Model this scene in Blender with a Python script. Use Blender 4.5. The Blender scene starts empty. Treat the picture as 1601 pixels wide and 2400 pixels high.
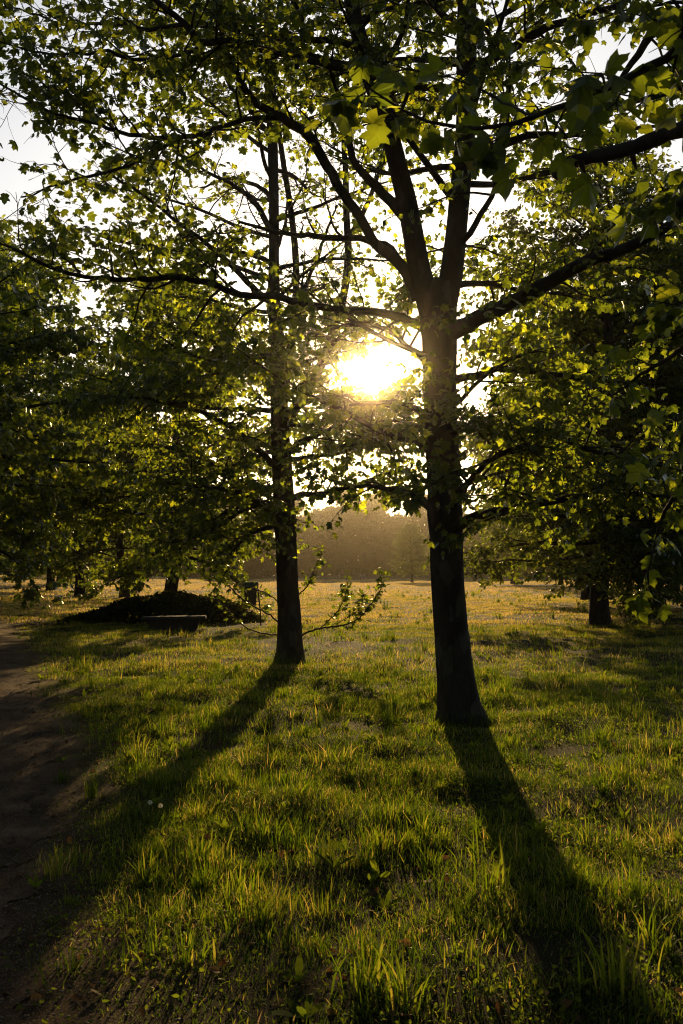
import bpy, bmesh, math, random
import numpy as np
from mathutils import Vector, Matrix

rs = np.random.default_rng(11)
random.seed(5)
sc = bpy.context.scene
COL = sc.collection
R = math.radians

# ------------------------------------------------------------------ camera
F = 2400 * 35 / 36.0            # focal length in photograph pixels
HC = 1.6                        # eye height
PITCH = math.atan(140 / F)
SUN_AZ = math.atan((868 - 800.5) / F)
SUN_EL = math.atan(330 / F) + PITCH

def P(u, v, Y):
    """a point of the place seen at photograph pixel (u, v), Y metres ahead"""
    xc, zc = (u - 800.5) / F, (1200 - v) / F
    dy = math.cos(PITCH) - zc * math.sin(PITCH)
    dz = math.sin(PITCH) + zc * math.cos(PITCH)
    t = Y / dy
    return np.array([xc * t, Y, HC + dz * t])

def proj(p):
    """photograph pixel of points p (n,3)"""
    p = np.atleast_2d(p)
    x, y, z = p[:, 0], p[:, 1], p[:, 2] - HC
    d = y * math.cos(PITCH) + z * math.sin(PITCH)
    h = -y * math.sin(PITCH) + z * math.cos(PITCH)
    d = np.maximum(d, 1e-3)
    return 800.5 + F * x / d, 1200 - F * h / d

cam = bpy.data.cameras.new('camera')
cam.sensor_fit = 'VERTICAL'; cam.sensor_height = 36; cam.lens = 35
cam.clip_start = 0.05; cam.clip_end = 5000
cam.dof.use_dof = True; cam.dof.focus_distance = 14.0; cam.dof.aperture_fstop = 7.1
co = bpy.data.objects.new('camera', cam); COL.objects.link(co)
co.location = (0, 0, HC); co.rotation_euler = (math.pi / 2 + PITCH, 0, 0)
sc.camera = co

# ------------------------------------------------------------------ helpers
def tag(o, label=None, cat=None, group=None, kind=None):
    if label: o['label'] = label
    if cat: o['category'] = cat
    if group: o['group'] = group
    if kind: o['kind'] = kind
    return o

def empty(name, loc, rz=0.0):
    o = bpy.data.objects.new(name, None); COL.objects.link(o)
    o.location = loc; o.rotation_euler = (0, 0, rz); o.empty_display_size = 0.3
    return o

def link(name, me, parent=None, mat=None):
    o = bpy.data.objects.new(name, me); COL.objects.link(o)
    if mat is not None: me.materials.append(mat)
    if parent is not None: o.parent = parent
    return o

def mesh_np(name, V, groups, tint=None, smooth=False):
    """groups: list of int arrays (n,k) of faces with k corners"""
    me = bpy.data.meshes.new(name)
    V = np.asarray(V, dtype=np.float32)
    me.vertices.add(len(V)); me.vertices.foreach_set('co', V.ravel())
    groups = [np.asarray(g, dtype=np.int32) for g in groups if len(g)]
    loops = np.concatenate([g.ravel() for g in groups])
    tot = np.concatenate([np.full(len(g), g.shape[1], dtype=np.int32) for g in groups])
    start = np.concatenate([[0], np.cumsum(tot)[:-1]]).astype(np.int32)
    me.loops.add(len(loops)); me.loops.foreach_set('vertex_index', loops)
    me.polygons.add(len(tot)); me.polygons.foreach_set('loop_start', start)
    me.polygons.foreach_set('loop_total', tot)
    me.polygons.foreach_set('use_smooth', np.full(len(tot), smooth, dtype=bool))
    if tint is not None:
        a = me.attributes.new('tint', 'FLOAT', 'POINT')
        a.data.foreach_set('value', np.asarray(tint, dtype=np.float32))
    me.update(calc_edges=True)
    return me

class Tubes:
    """collects tapered tubes into one mesh"""
    def __init__(s): s.V = []; s.Q = []; s.T = []; s.n = 0
    def add(s, pts, rad, sides=6, rough=0.0, flare=None):
        pts = np.asarray(pts, float); rad = np.asarray(rad, float)
        n = len(pts)
        tan = np.gradient(pts, axis=0)
        tan /= np.linalg.norm(tan, axis=1)[:, None] + 1e-9
        a = np.cross(tan[0], [0.31, 0.95, 0.05])
        if np.linalg.norm(a) < 1e-3: a = np.cross(tan[0], [1, 0, 0])
        a /= np.linalg.norm(a)
        ang = np.arange(sides) * 2 * math.pi / sides
        rows = []
        for i in range(n):
            a = a - tan[i] * a.dot(tan[i]); a /= np.linalg.norm(a) + 1e-9
            b = np.cross(tan[i], a)
            r = np.full(sides, rad[i])
            if rough:
                ph = pts[i, 2] * 2.1
                r = r * (1 + rough * (np.sin(ang * 3 + ph) * .5 + np.sin(ang * 5 - ph * 1.7) * .35 + rs.normal(0, .25, sides)))
            if flare is not None and flare[i] > 0:
                r = r * (1 + flare[i] * (.5 + .5 * np.sin(ang * 5 + 1.0) + .25 * np.sin(ang * 3)))
            rows.append(pts[i] + r[:, None] * (np.cos(ang)[:, None] * a + np.sin(ang)[:, None] * b))
        V = np.concatenate(rows + [pts[-1:] + tan[-1:] * rad[-1] * .5])
        i = np.arange(n - 1)[:, None] * sides; j = np.arange(sides)[None, :]; k = (j + 1) % sides
        q = np.stack([i + j, i + k, i + sides + k, i + sides + j], -1).reshape(-1, 4)
        last = (n - 1) * sides; tip = n * sides
        t = np.stack([last + np.arange(sides), last + (np.arange(sides) + 1) % sides, np.full(sides, tip)], -1)
        s.V.append(V); s.Q.append(q + s.n); s.T.append(t + s.n); s.n += len(V)
    def mesh(s, name):
        return mesh_np(name, np.concatenate(s.V), [np.concatenate(s.Q), np.concatenate(s.T)], smooth=True)

def smooth_path(pts, rad, step=0.12):
    """Catmull-Rom resample"""
    pts = np.asarray(pts, float); rad = np.asarray(rad, float)
    p = np.vstack([2 * pts[0] - pts[1], pts, 2 * pts[-1] - pts[-2]])
    out = []; ro = []
    for i in range(1, len(p) - 2):
        L = np.linalg.norm(p[i + 1] - p[i]); m = max(2, int(L / step))
        for t in np.arange(m) / m:
            out.append(.5 * ((2 * p[i]) + (p[i + 1] - p[i - 1]) * t + (2 * p[i - 1] - 5 * p[i] + 4 * p[i + 1] - p[i + 2]) * t * t
                             + (3 * p[i] - p[i - 1] - 3 * p[i + 1] + p[i + 2]) * t ** 3))
            ro.append(rad[i - 1] * (1 - t) + rad[i] * t)
    out.append(pts[-1]); ro.append(rad[-1])
    return np.array(out), np.array(ro)

# ------------------------------------------------------------------ materials
def new_mat(name):
    m = bpy.data.materials.new(name); m.use_nodes = True
    nt = m.node_tree; nt.nodes.clear()
    out = nt.nodes.new('ShaderNodeOutputMaterial')
    return m, nt, out

def N(nt, t, **kw):
    n = nt.nodes.new(t)
    for k, v in kw.items():
        if k.startswith('i_'): n.inputs[k[2:].replace('_', ' ')].default_value = v
        else: setattr(n, k, v)
    return n

def ramp(nt, stops):
    n = nt.nodes.new('ShaderNodeValToRGB'); cr = n.color_ramp
    while len(cr.elements) < len(stops): cr.elements.new(.5)
    for e, (p, c) in zip(cr.elements, stops): e.position = p; e.color = (*c, 1)
    return n

def leaf_material(name, dif, tra, gloss=.35, coat=.05, fwd=0.):
    """two-sided leaf: reflects dif, lets tra through; both vary with each leaf's tint"""
    m, nt, out = new_mat(name); L = nt.links.new
    at = N(nt, 'ShaderNodeAttribute', attribute_name='tint')
    rd = ramp(nt, dif); rt = ramp(nt, tra)
    L(at.outputs['Fac'], rd.inputs[0]); L(at.outputs['Fac'], rt.inputs[0])
    d = N(nt, 'ShaderNodeBsdfDiffuse'); t = N(nt, 'ShaderNodeBsdfTranslucent')
    L(rd.outputs[0], d.inputs['Color']); L(rt.outputs[0], t.inputs['Color'])
    a = N(nt, 'ShaderNodeAddShader'); L(d.outputs[0], a.inputs[0]); L(t.outputs[0], a.inputs[1])
    g = N(nt, 'ShaderNodeBsdfGlossy'); g.inputs['Roughness'].default_value = gloss
    g.inputs['Color'].default_value = (.9, .9, .85, 1)
    fr = N(nt, 'ShaderNodeLayerWeight'); fr.inputs['Blend'].default_value = .25
    mu = N(nt, 'ShaderNodeMath', operation='MULTIPLY'); mu.inputs[1].default_value = coat * 4
    L(fr.outputs['Fresnel'], mu.inputs[0])
    ad = N(nt, 'ShaderNodeMath', operation='ADD'); ad.inputs[1].default_value = coat * .4
    L(mu.outputs[0], ad.inputs[0])
    mx = N(nt, 'ShaderNodeMixShader'); L(ad.outputs[0], mx.inputs[0])
    L(a.outputs[0], mx.inputs[1]); L(g.outputs[0], mx.inputs[2])
    last = mx
    if fwd:                                   # light that passes nearly straight through the thin blade
        rf = N(nt, 'ShaderNodeBsdfRefraction'); rf.inputs['IOR'].default_value = 1.3; rf.inputs['Roughness'].default_value = .75
        L(rt.outputs[0], rf.inputs['Color'])
        mf = N(nt, 'ShaderNodeMixShader'); mf.inputs[0].default_value = fwd
        L(mx.outputs[0], mf.inputs[1]); L(rf.outputs[0], mf.inputs[2]); last = mf
    L(last.outputs[0], out.inputs['Surface'])
    return m

M = {}
M['plane_leaf'] = leaf_material('plane_leaf',
    [(0, (.022, .036, .010)), (.6, (.035, .055, .012)), (1, (.055, .07, .014))],
    [(0, (.055, .085, .006)), (.5, (.15, .195, .010)), (.85, (.29, .32, .014)), (1, (.40, .39, .018))], coat=.10, fwd=.08)
M['lime_leaf'] = leaf_material('lime_leaf',
    [(0, (.020, .034, .010)), (1, (.040, .06, .012))],
    [(0, (.045, .07, .006)), (.7, (.15, .18, .009)), (1, (.30, .30, .014))], coat=.06, fwd=.05)
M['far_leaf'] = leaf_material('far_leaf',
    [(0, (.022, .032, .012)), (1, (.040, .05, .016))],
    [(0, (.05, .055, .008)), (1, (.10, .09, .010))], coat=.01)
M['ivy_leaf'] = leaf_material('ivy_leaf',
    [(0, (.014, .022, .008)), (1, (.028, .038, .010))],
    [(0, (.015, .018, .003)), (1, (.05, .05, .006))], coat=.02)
M['grass'] = leaf_material('grass',
    [(0, (.020, .036, .007)), (.45, (.035, .055, .010)), (.7, (.085, .085, .02)), (1, (.20, .15, .06))],
    [(0, (.045, .085, .003)), (.35, (.165, .235, .006)), (.68, (.46, .36, .05)), (1, (.64, .43, .19))], gloss=.45, coat=.025)
M['weed'] = leaf_material('weed',
    [(0, (.03, .05, .012)), (1, (.05, .075, .014))],
    [(0, (.11, .16, .010)), (1, (.22, .26, .012))], gloss=.55, coat=.006)
M['dead_leaf'] = leaf_material('dead_leaf',
    [(0, (.06, .035, .018)), (1, (.16, .10, .05))],
    [(0, (.06, .03, .01)), (1, (.15, .09, .03))], gloss=.5, coat=.008)
M['fluff'] = leaf_material('fluff', [(0, (.6, .6, .55)), (1, (.7, .7, .65))], [(0, (.6, .55, .45)), (1, (.7, .65, .5))], coat=.0)

def bark_material(name, c0, c1, c2, sc_=6.0):
    m, nt, out = new_mat(name); L = nt.links.new
    tc = N(nt, 'ShaderNodeTexCoord')
    mp = N(nt, 'ShaderNodeMapping'); mp.inputs['Scale'].default_value = (1, 1, .45)
    L(tc.outputs['Object'], mp.inputs[0])
    n1 = N(nt, 'ShaderNodeTexNoise'); n1.inputs['Scale'].default_value = sc_; n1.inputs['Detail'].default_value = 8; n1.inputs['Roughness'].default_value = .65
    n1.inputs['Distortion'].default_value = .4
    v1 = N(nt, 'ShaderNodeTexVoronoi'); v1.inputs['Scale'].default_value = sc_ * 1.6; v1.inputs['Randomness'].default_value = 1
    L(mp.outputs[0], n1.inputs['Vector'])
    mv = N(nt, 'ShaderNodeVectorMath', operation='MULTIPLY_ADD'); mv.inputs[1].default_value = (.14, .14, .14)
    L(n1.outputs['Color'], mv.inputs[0]); L(mp.outputs[0], mv.inputs[2]); L(mv.outputs[0], v1.inputs['Vector'])
    sep = N(nt, 'ShaderNodeSeparateColor'); L(v1.outputs['Color'], sep.inputs[0])
    r1 = ramp(nt, [(0, c0), (.55, c1), (.80, c1), (.86, c2), (1, c2)]); L(sep.outputs[0], r1.inputs[0])
    r2 = ramp(nt, [(.3, (.45, .45, .45)), (.7, (1.1, 1.1, 1.1))]); L(n1.outputs['Fac'], r2.inputs[0])
    mx = N(nt, 'ShaderNodeMix', data_type='RGBA', blend_type='MULTIPLY'); mx.inputs[0].default_value = 1
    L(r1.outputs[0], mx.inputs[6]); L(r2.outputs[0], mx.inputs[7])
    b = N(nt, 'ShaderNodeBsdfPrincipled'); b.inputs['Roughness'].default_value = .85
    b.inputs['Specular IOR Level'].default_value = .25
    L(mx.outputs[2], b.inputs['Base Color'])
    bp = N(nt, 'ShaderNodeBump'); bp.inputs['Strength'].default_value = .5; bp.inputs['Distance'].default_value = .02
    L(n1.outputs['Fac'], bp.inputs['Height']); L(bp.outputs[0], b.inputs['Normal'])
    L(b.outputs[0], out.inputs['Surface'])
    return m
M['plane_bark'] = bark_material('plane_bark', (.075, .058, .045), (.10, .08, .062), (.145, .125, .095))
M['dark_bark'] = bark_material('dark_bark', (.05, .04, .032), (.07, .056, .044), (.09, .075, .06), 9)

def plain(name, col, rough=.6, metal=0, var=.25, scale=8, bump=.15, spec=.4):
    m, nt, out = new_mat(name); L = nt.links.new
    tc = N(nt, 'ShaderNodeTexCoord')
    n1 = N(nt, 'ShaderNodeTexNoise'); n1.inputs['Scale'].default_value = scale; n1.inputs['Detail'].default_value = 6
    L(tc.outputs['Object'], n1.inputs['Vector'])
    lo = tuple(c * (1 - var) for c in col); hi = tuple(min(1, c * (1 + var)) for c in col)
    r = ramp(nt, [(.3, lo), (.7, hi)]); L(n1.outputs['Fac'], r.inputs[0])
    b = N(nt, 'ShaderNodeBsdfPrincipled'); b.inputs['Roughness'].default_value = rough; b.inputs['Metallic'].default_value = metal
    b.inputs['Specular IOR Level'].default_value = spec
    L(r.outputs[0], b.inputs['Base Color'])
    bp = N(nt, 'ShaderNodeBump'); bp.inputs['Strength'].default_value = bump; bp.inputs['Distance'].default_value = .01
    L(n1.outputs['Fac'], bp.inputs['Height']); L(bp.outputs[0], b.inputs['Normal'])
    L(b.outputs[0], out.inputs['Surface'])
    return m
M['concrete'] = plain('concrete', (.065, .058, .05), .8, scale=14)
M['stone'] = plain('stone', (.055, .048, .042), .85, scale=10)
M['green_plastic'] = plain('green_plastic', (.02, .10, .07), .35, var=.12)
M['bin_body'] = plain('bin_body', (.055, .04, .035), .6, var=.2)
M['iron'] = plain('iron', (.035, .035, .035), .5, .6)
M['skin'] = plain('skin', (.42, .24, .16), .5, var=.06)
M['black_cloth'] = plain('black_cloth', (.02, .02, .024), .9)
M['navy_cloth'] = plain('navy_cloth', (.03, .035, .06), .9)
M['white_cloth'] = plain('white_cloth', (.65, .66, .70), .9, var=.05)
M['pale_cloth'] = plain('pale_cloth', (.48, .42, .46), .9, var=.06)
M['blue_cloth'] = plain('blue_cloth', (.08, .25, .42), .9, var=.08)
M['jeans'] = plain('jeans', (.08, .11, .17), .9)
M['purple_cloth'] = plain('purple_cloth', (.16, .11, .2), .9)
M['fair_hair'] = plain('fair_hair', (.45, .32, .16), .55)
M['dark_hair'] = plain('dark_hair', (.025, .018, .014), .5)
M['shoe'] = plain('shoe', (.12, .12, .12), .6)
M['wood'] = plain('wood', (.16, .11, .07), .7)
M['white_plastic'] = plain('white_plastic', (.7, .7, .7), .4, var=.04)
M['ochre_cloth'] = plain('ochre_cloth', (.30, .17, .05), .9)

# ------------------------------------------------------------------ terrain
def sstep(a, b, x):
    t = np.clip((x - a) / (b - a), 0, 1); return t * t * (3 - 2 * t)

EDGE = np.array([[-40, 12.5], [-8, 2.9], [0, .15], [2.0, -.62], [3.5, -1.1], [5.66, -1.66], [10.4, -2.98], [20.7, -6.6], [41, -14.8], [70, -26.5], [110, -44.], [170, -70.], [300, -125.]])
def edge_x(y): return np.interp(y, EDGE[:, 0], EDGE[:, 1])      # right-hand edge of the gravel path
PATH_W = 2.7

def height(x, y):
    x = np.asarray(x, float); y = np.asarray(y, float)
    near = 1 - sstep(22, 90, np.hypot(x, y))
    off = x - edge_x(y)
    rough = sstep(.1, 1.3, off) + sstep(.2, 1.6, -off - PATH_W)
    u = (.042 * np.sin(1.9 * x + 1.3 * np.sin(.9 * y)) * np.sin(1.5 * y + .7 * np.sin(1.3 * x))
         + .026 * np.sin(4.3 * x + 1.1 * y + 2) * np.sin(3.7 * y - 1.9 * x)
         + .012 * np.sin(7.1 * x - 2.3 * y) * np.sin(6.3 * y + 3.1 * x + 1))
    slow = .07 * np.sin(.16 * x + 1.2) * np.sin(.12 * y + .5)
    rise = 1.0 * sstep(-18, -45, x) * sstep(80, 165, y)
    back = .9 * sstep(172, 225, y) * sstep(-30, -5, x)
    return u * near * rough + slow * sstep(20, 50, np.hypot(x, y)) + rise + back

def H(x, y): return float(height(x, y))

def fbm(x, y, s, seed):
    r = np.random.default_rng(seed); o = np.zeros_like(x)
    for k in range(7):
        a = r.uniform(0, 6.28); f = s * (1.55 ** k); ph = r.uniform(0, 6.28, 2)
        c, d = math.cos(a), math.sin(a)
        o += np.sin((x * c + y * d) * f + ph[0] + 1.5 * np.sin((y * c - x * d) * f * .7 + ph[1])) * .62 ** k
    return o / 2.3


def ground_sheet():
    tx = np.linspace(-1, 1, 331); ty = np.linspace(0, 1, 421)
    xs = np.sinh(tx * 5.2) / np.sinh(5.2) * 420
    ys = -60 + np.sinh((ty - .28) * 6.4) / np.sinh(.72 * 6.4) * 560
    ys = ys - ys[0] - 60
    ys = np.where(ys > 0, ys, ys)
    X, Y = np.meshgrid(xs, ys)
    off = X - edge_x(Y)
    Z = height(X, Y) - .04 * sstep(-.40, -.75, off) * sstep(-PATH_W + .02, -PATH_W + .35, off)
    V = np.stack([X.ravel(), Y.ravel(), Z.ravel()], -1)
    nx, ny = len(xs), len(ys)
    i = np.arange(ny - 1)[:, None] * nx; j = np.arange(nx - 1)[None, :]
    q = np.stack([i + j, i + j + 1, i + nx + j + 1, i + nx + j], -1).reshape(-1, 4)
    vg = np.clip(1.0 - (off - .05) / .75 + .25 * fbm(X.ravel(), Y.ravel(), 2.2, 77).reshape(X.shape), 0, 1).ravel()
    return mesh_np('ground', V, [q], vg, smooth=True)

def soil_material(name, stops, fine=60, bump=.6, dist=.02, big=1.2, verge=None):
    m, nt, out = new_mat(name); L = nt.links.new
    tc = N(nt, 'ShaderNodeTexCoord')
    n0 = N(nt, 'ShaderNodeTexNoise'); n0.inputs['Scale'].default_value = big; n0.inputs['Detail'].default_value = 5
    n1 = N(nt, 'ShaderNodeTexNoise'); n1.inputs['Scale'].default_value = fine; n1.inputs['Detail'].default_value = 6; n1.inputs['Roughness'].default_value = .7
    L(tc.outputs['Object'], n0.inputs['Vector']); L(tc.outputs['Object'], n1.inputs['Vector'])
    ma = N(nt, 'ShaderNodeMath', operation='MULTIPLY_ADD'); ma.inputs[1].default_value = .55
    mb = N(nt, 'ShaderNodeMath', operation='MULTIPLY'); mb.inputs[1].default_value = .45
    L(n1.outputs['Fac'], mb.inputs[0]); L(n0.outputs['Fac'], ma.inputs[0]); L(mb.outputs[0], ma.inputs[2])
    r = ramp(nt, stops); L(ma.outputs[0], r.inputs[0])
    b = N(nt, 'ShaderNodeBsdfPrincipled'); b.inputs['Roughness'].default_value = .95; b.inputs['Specular IOR Level'].default_value = .1
    col = r.outputs[0]
    if verge:                                 # worn gravelly verge beside the path
        r2 = ramp(nt, verge); L(ma.outputs[0], r2.inputs[0]); at = N(nt, 'ShaderNodeAttribute', attribute_name='tint')
        mv = N(nt, 'ShaderNodeMix', data_type='RGBA'); L(at.outputs['Fac'], mv.inputs[0]); L(r.outputs[0], mv.inputs[6]); L(r2.outputs[0], mv.inputs[7]); col = mv.outputs[2]
    L(col, b.inputs['Base Color'])
    bp = N(nt, 'ShaderNodeBump'); bp.inputs['Strength'].default_value = bump; bp.inputs['Distance'].default_value = dist
    L(n1.outputs['Fac'], bp.inputs['Height']); L(bp.outputs[0], b.inputs['Normal'])
    L(b.outputs[0], out.inputs['Surface'])
    return m
GRAVEL = [(.36, (.030, .018, .011)), (.48, (.095, .058, .033)), (.60, (.24, .155, .09))]
M['soil'] = soil_material('soil', [(.35, (.016, .014, .007)), (.5, (.03, .025, .012)), (.65, (.06, .046, .022))], verge=GRAVEL)
M['gravel'] = soil_material('gravel', GRAVEL, fine=110, bump=.6, dist=.005, big=2.5)
M['pale_path'] = soil_material('pale_path', [(.3, (.35, .33, .30)), (.7, (.5, .47, .42))], fine=20)
M['pebble'] = plain('pebble', (.22, .155, .10), .7, var=.35, scale=25)

o = link('ground', ground_sheet(), None, M['soil']); tag(o, kind='structure')

def strip(name, left, right, mat, lift, n_across=8):
    """left/right: (n,2) border points"""
    n = len(left); t = np.linspace(0, 1, n_across)
    X = left[:, None, 0] * (1 - t) + right[:, None, 0] * t
    Y = left[:, None, 1] * (1 - t) + right[:, None, 1] * t
    V = np.stack([X, Y, height(X, Y) + lift], -1).reshape(-1, 3)
    i = np.arange(n - 1)[:, None] * n_across; j = np.arange(n_across - 1)[None, :]
    q = np.stack([i + j, i + j + 1, i + n_across + j + 1, i + n_across + j], -1).reshape(-1, 4)
    o = link(name, mesh_np(name, V, [q], smooth=True), None, mat); tag(o, kind='structure')
    return o
yy = np.concatenate([np.arange(-12, 1.5, .1), np.arange(1.5, 24, .035), np.arange(24, 30, .1), np.arange(30, 170, 1.0)])
jit = -.06 + .07 * fbm(yy * 9, yy * 0, 1.0, 4) + .06 * np.sin(yy * 2.3) + .06 * np.sin(yy * 5.1 + 1) + .04 * np.sin(yy * 11.3)
rt = np.stack([edge_x(yy) + jit, yy], -1)
lf = np.stack([edge_x(yy) - PATH_W - .1 * np.sin(yy * 1.9 + 2), yy], -1)
strip('gravel_path', lf, rt, M['gravel'], .006, 30)
# pale footpath crossing far off to the right
fx = np.linspace(15.5, 34, 40)
fy = 112 + .9 * np.sin((fx - 15) * .28) + (fx - 20) * .12
strip('footpath', np.stack([fx, fy], -1), np.stack([fx, fy + 4.2], -1), M['pale_path'], .10, 4)

# ------------------------------------------------------------------ leaves
def star_leaf():
    h = [(0, 0), (.17, -.07), (.44, .10), (.36, .22), (.30, .30), (.57, .56), (.38, .60), (.23, .62), (.16, .80), (0, 1.0)]
    pts = h + [(-x, y) for x, y in reversed(h[1:-1])]
    pts = np.array(pts + [(0, .34)])
    z = -.28 * np.abs(pts[:, 0]) - .20 * pts[:, 1] ** 2
    z[-1] = .03
    n = len(pts) - 1
    tris = [(n, i, (i + 1) % n) for i in range(n)]
    return np.column_stack([pts, z]), np.array(tris)

def plane_leaf():
    h = [(0, 0), (.13, -.09), (.29, -.03), (.47, .06), (.40, .19), (.35, .29), (.49, .40), (.60, .60), (.44, .585), (.26, .65), (.23, .80), (.09, .89), (0, 1.0)]
    pts = h + [(-x, y + .015 * math.sin(9 * y)) for x, y in reversed(h[1:-1])]
    pts = np.array(pts + [(0, .34)])
    z = -.26 * np.abs(pts[:, 0]) - .22 * pts[:, 1] ** 2 + .05 * np.sin(11 * pts[:, 1] + 5 * pts[:, 0])
    z[-1] = .03
    n = len(pts) - 1
    return np.column_stack([pts, z]), np.array([(n, i, (i + 1) % n) for i in range(n)])

def round_leaf():
    pts = np.array([(0, 0), (.32, .12), (.40, .42), (.22, .75), (0, 1), (-.22, .75), (-.40, .42), (-.32, .12)])
    z = -.25 * np.abs(pts[:, 0]) - .18 * pts[:, 1] ** 2
    return np.column_stack([pts, z]), np.array([(0, 1, 2), (0, 2, 3), (0, 3, 4), (0, 4, 5), (0, 5, 6), (0, 6, 7)])

def norm(a): return a / (np.linalg.norm(a, axis=-1, keepdims=True) + 1e-9)

class Leaves:
    def __init__(s): s.p = []; s.a = []; s.n = []; s.z = []
    def add(s, p, a, n, z): s.p.append(p); s.a.append(a); s.n.append(n); s.z.append(z)
    def arrays(s):
        return np.concatenate(s.p), np.concatenate(s.a), np.concatenate(s.n), np.concatenate(s.z)
    def mesh(s, name, tpl, keep=None, tint=None):
        p, a, n, z = s.arrays()
        if keep is not None:
            k = keep(p); p, a, n, z = p[k], a[k], n[k], z[k]
        T, tri = tpl
        a = norm(a); x = norm(np.cross(a, n)); n = np.cross(x, a)
        curl = rs.uniform(.2, 2.8, len(p)) * np.where(rs.random(len(p)) < .12, -1, 1); wide = rs.uniform(.7, 1.12, len(p))[:, None, None]
        V = p[:, None] + z[:, None, None] * (T[None, :, 0:1] * wide * x[:, None] + T[None, :, 1:2] * a[:, None]
                                             + (T[None, :, 2:3] * curl[:, None, None]) * n[:, None])
        m = len(T)
        f = (tri[None] + (np.arange(len(p)) * m)[:, None, None]).reshape(-1, 3)
        t = rs.beta(2, 2.2, len(p)) if tint is None else tint(p)
        return mesh_np(name, V.reshape(-1, 3), [f], np.repeat(t, m))

def rand_perp(t):
    r = rs.normal(0, 1, 3); r -= t * r.dot(t); return r / (np.linalg.norm(r) + 1e-9)

def shoot_path(start, d, length, n=5, wander=.18, grav=-.05):
    pts = [np.array(start, float)]; d = d / np.linalg.norm(d)
    for i in range(n):
        d = d + rs.normal(0, wander, 3) + np.array([0, 0, grav]); d /= np.linalg.norm(d)
        pts.append(pts[-1] + d * length / n)
    return np.array(pts)

def put_leaves(lv, pts, size, gap=.08, droop=.55, t0=.15):
    seg = np.linalg.norm(np.diff(pts, axis=0), axis=1); L = seg.sum()
    m = max(2, int(L / gap)); s = np.linspace(t0, 1, m) * L
    cum = np.concatenate([[0], np.cumsum(seg)])
    q = np.stack([np.interp(s, cum, pts[:, k]) for k in range(3)], -1)
    tan = norm(np.stack([np.interp(s + .02, cum, pts[:, k]) for k in range(3)], -1) - np.stack([np.interp(s - .02, cum, pts[:, k]) for k in range(3)], -1) + 1e-6)
    lat = norm(np.cross(tan, [0, 0, 1]) + rs.normal(0, .35, (m, 3))) * np.where(np.arange(m) % 2, 1, -1)[:, None]
    ax = norm(tan * .55 + lat * .8 + np.array([0, 0, -droop]) + rs.normal(0, .35, (m, 3)))
    nn = norm(np.array([0, 0, 1.0]) + rs.normal(0, .55, (m, 3)))
    z = size * rs.uniform(.55, 1.2, m)
    lv.add(q + ax * (z * .35)[:, None], ax, nn, z)

def near_sun(b, r):
    b = np.asarray(b); i = np.linspace(0, len(b) - 1, 60); k = np.minimum(i.astype(int), len(b) - 2); q = b[k] + (b[k + 1] - b[k]) * (i - k)[:, None]
    u, v = proj(q); return np.hypot(u - 868, v - 868).min() < r

def sprout(axis, rad, tb, lv, spacing=.30, L2=(.7, 1.5), twig=(.22, .5), size=.10, t0=.12, up=.1, leafgap=.054, droop=.55, dens=None, fwd=.55, sides=5, thick=1.0, clear=False):
    """side branches, twigs and leaves along a limb"""
    seg = np.linalg.norm(np.diff(axis, axis=0), axis=1); cum = np.concatenate([[0], np.cumsum(seg)]); L = cum[-1]
    spacing = spacing / thick
    s = L * t0 + rs.uniform(0, spacing); side = 1
    while s < L:
        i = min(len(axis) - 2, max(0, np.searchsorted(cum, s) - 1))
        p = axis[i] + (axis[i + 1] - axis[i]) * ((s - cum[i]) / max(seg[i], 1e-6))
        t = (axis[i + 1] - axis[i]) / max(seg[i], 1e-6)
        f = s / L
        s += spacing * rs.uniform(.6, 1.4)
        if dens is not None and rs.random() > dens(p): continue
        h = np.cross(t, [0, 0, 1.0])
        if np.linalg.norm(h) < .25: d = rand_perp(t)
        else: d = h / np.linalg.norm(h) * side + rs.normal(0, .45, 3)
        side = -side
        d = d + t * fwd + np.array([0, 0, up])
        l2 = rs.uniform(*L2) * (1.15 - .55 * f)
        r0 = min(float(np.interp(s, cum, rad)) * .55, .006 + .009 * l2)
        b = shoot_path(p, d, l2, 6, .17, .02 - .03 * droop)
        if clear and near_sun(b, 46): continue
        tb.add(b, np.linspace(r0, .0025, len(b)), sides)
        nt_ = max(2, int(l2 / (.16 / thick ** .5))); sd = 1
        for k in range(nt_):
            ft = .18 + .8 * (k + rs.random()) / nt_
            x = ft * (len(b) - 1); j = min(int(x), len(b) - 2)
            q = b[j] + (b[j + 1] - b[j]) * (x - j)
            tt = norm(b[j + 1] - b[j])
            dd = norm(np.cross(tt, [0, 0, 1.0])) * sd + rs.normal(0, .4, 3) + tt * .7
            sd = -sd
            w = shoot_path(q, dd, rs.uniform(*twig) * (1.1 - .5 * ft), 3, .2, -.03)
            tb.add(w, np.linspace(min(.004, r0 * .6), .0015, len(w)), 3)
            put_leaves(lv, w, size, leafgap, droop)
        put_leaves(lv, b[2:], size, leafgap * 1.4, droop)
    tip = axis[-4:] if len(axis) > 4 else axis
    put_leaves(lv, tip, size, leafgap, droop)

STAR = star_leaf(); PLANE = plane_leaf(); ROUND = round_leaf()

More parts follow.
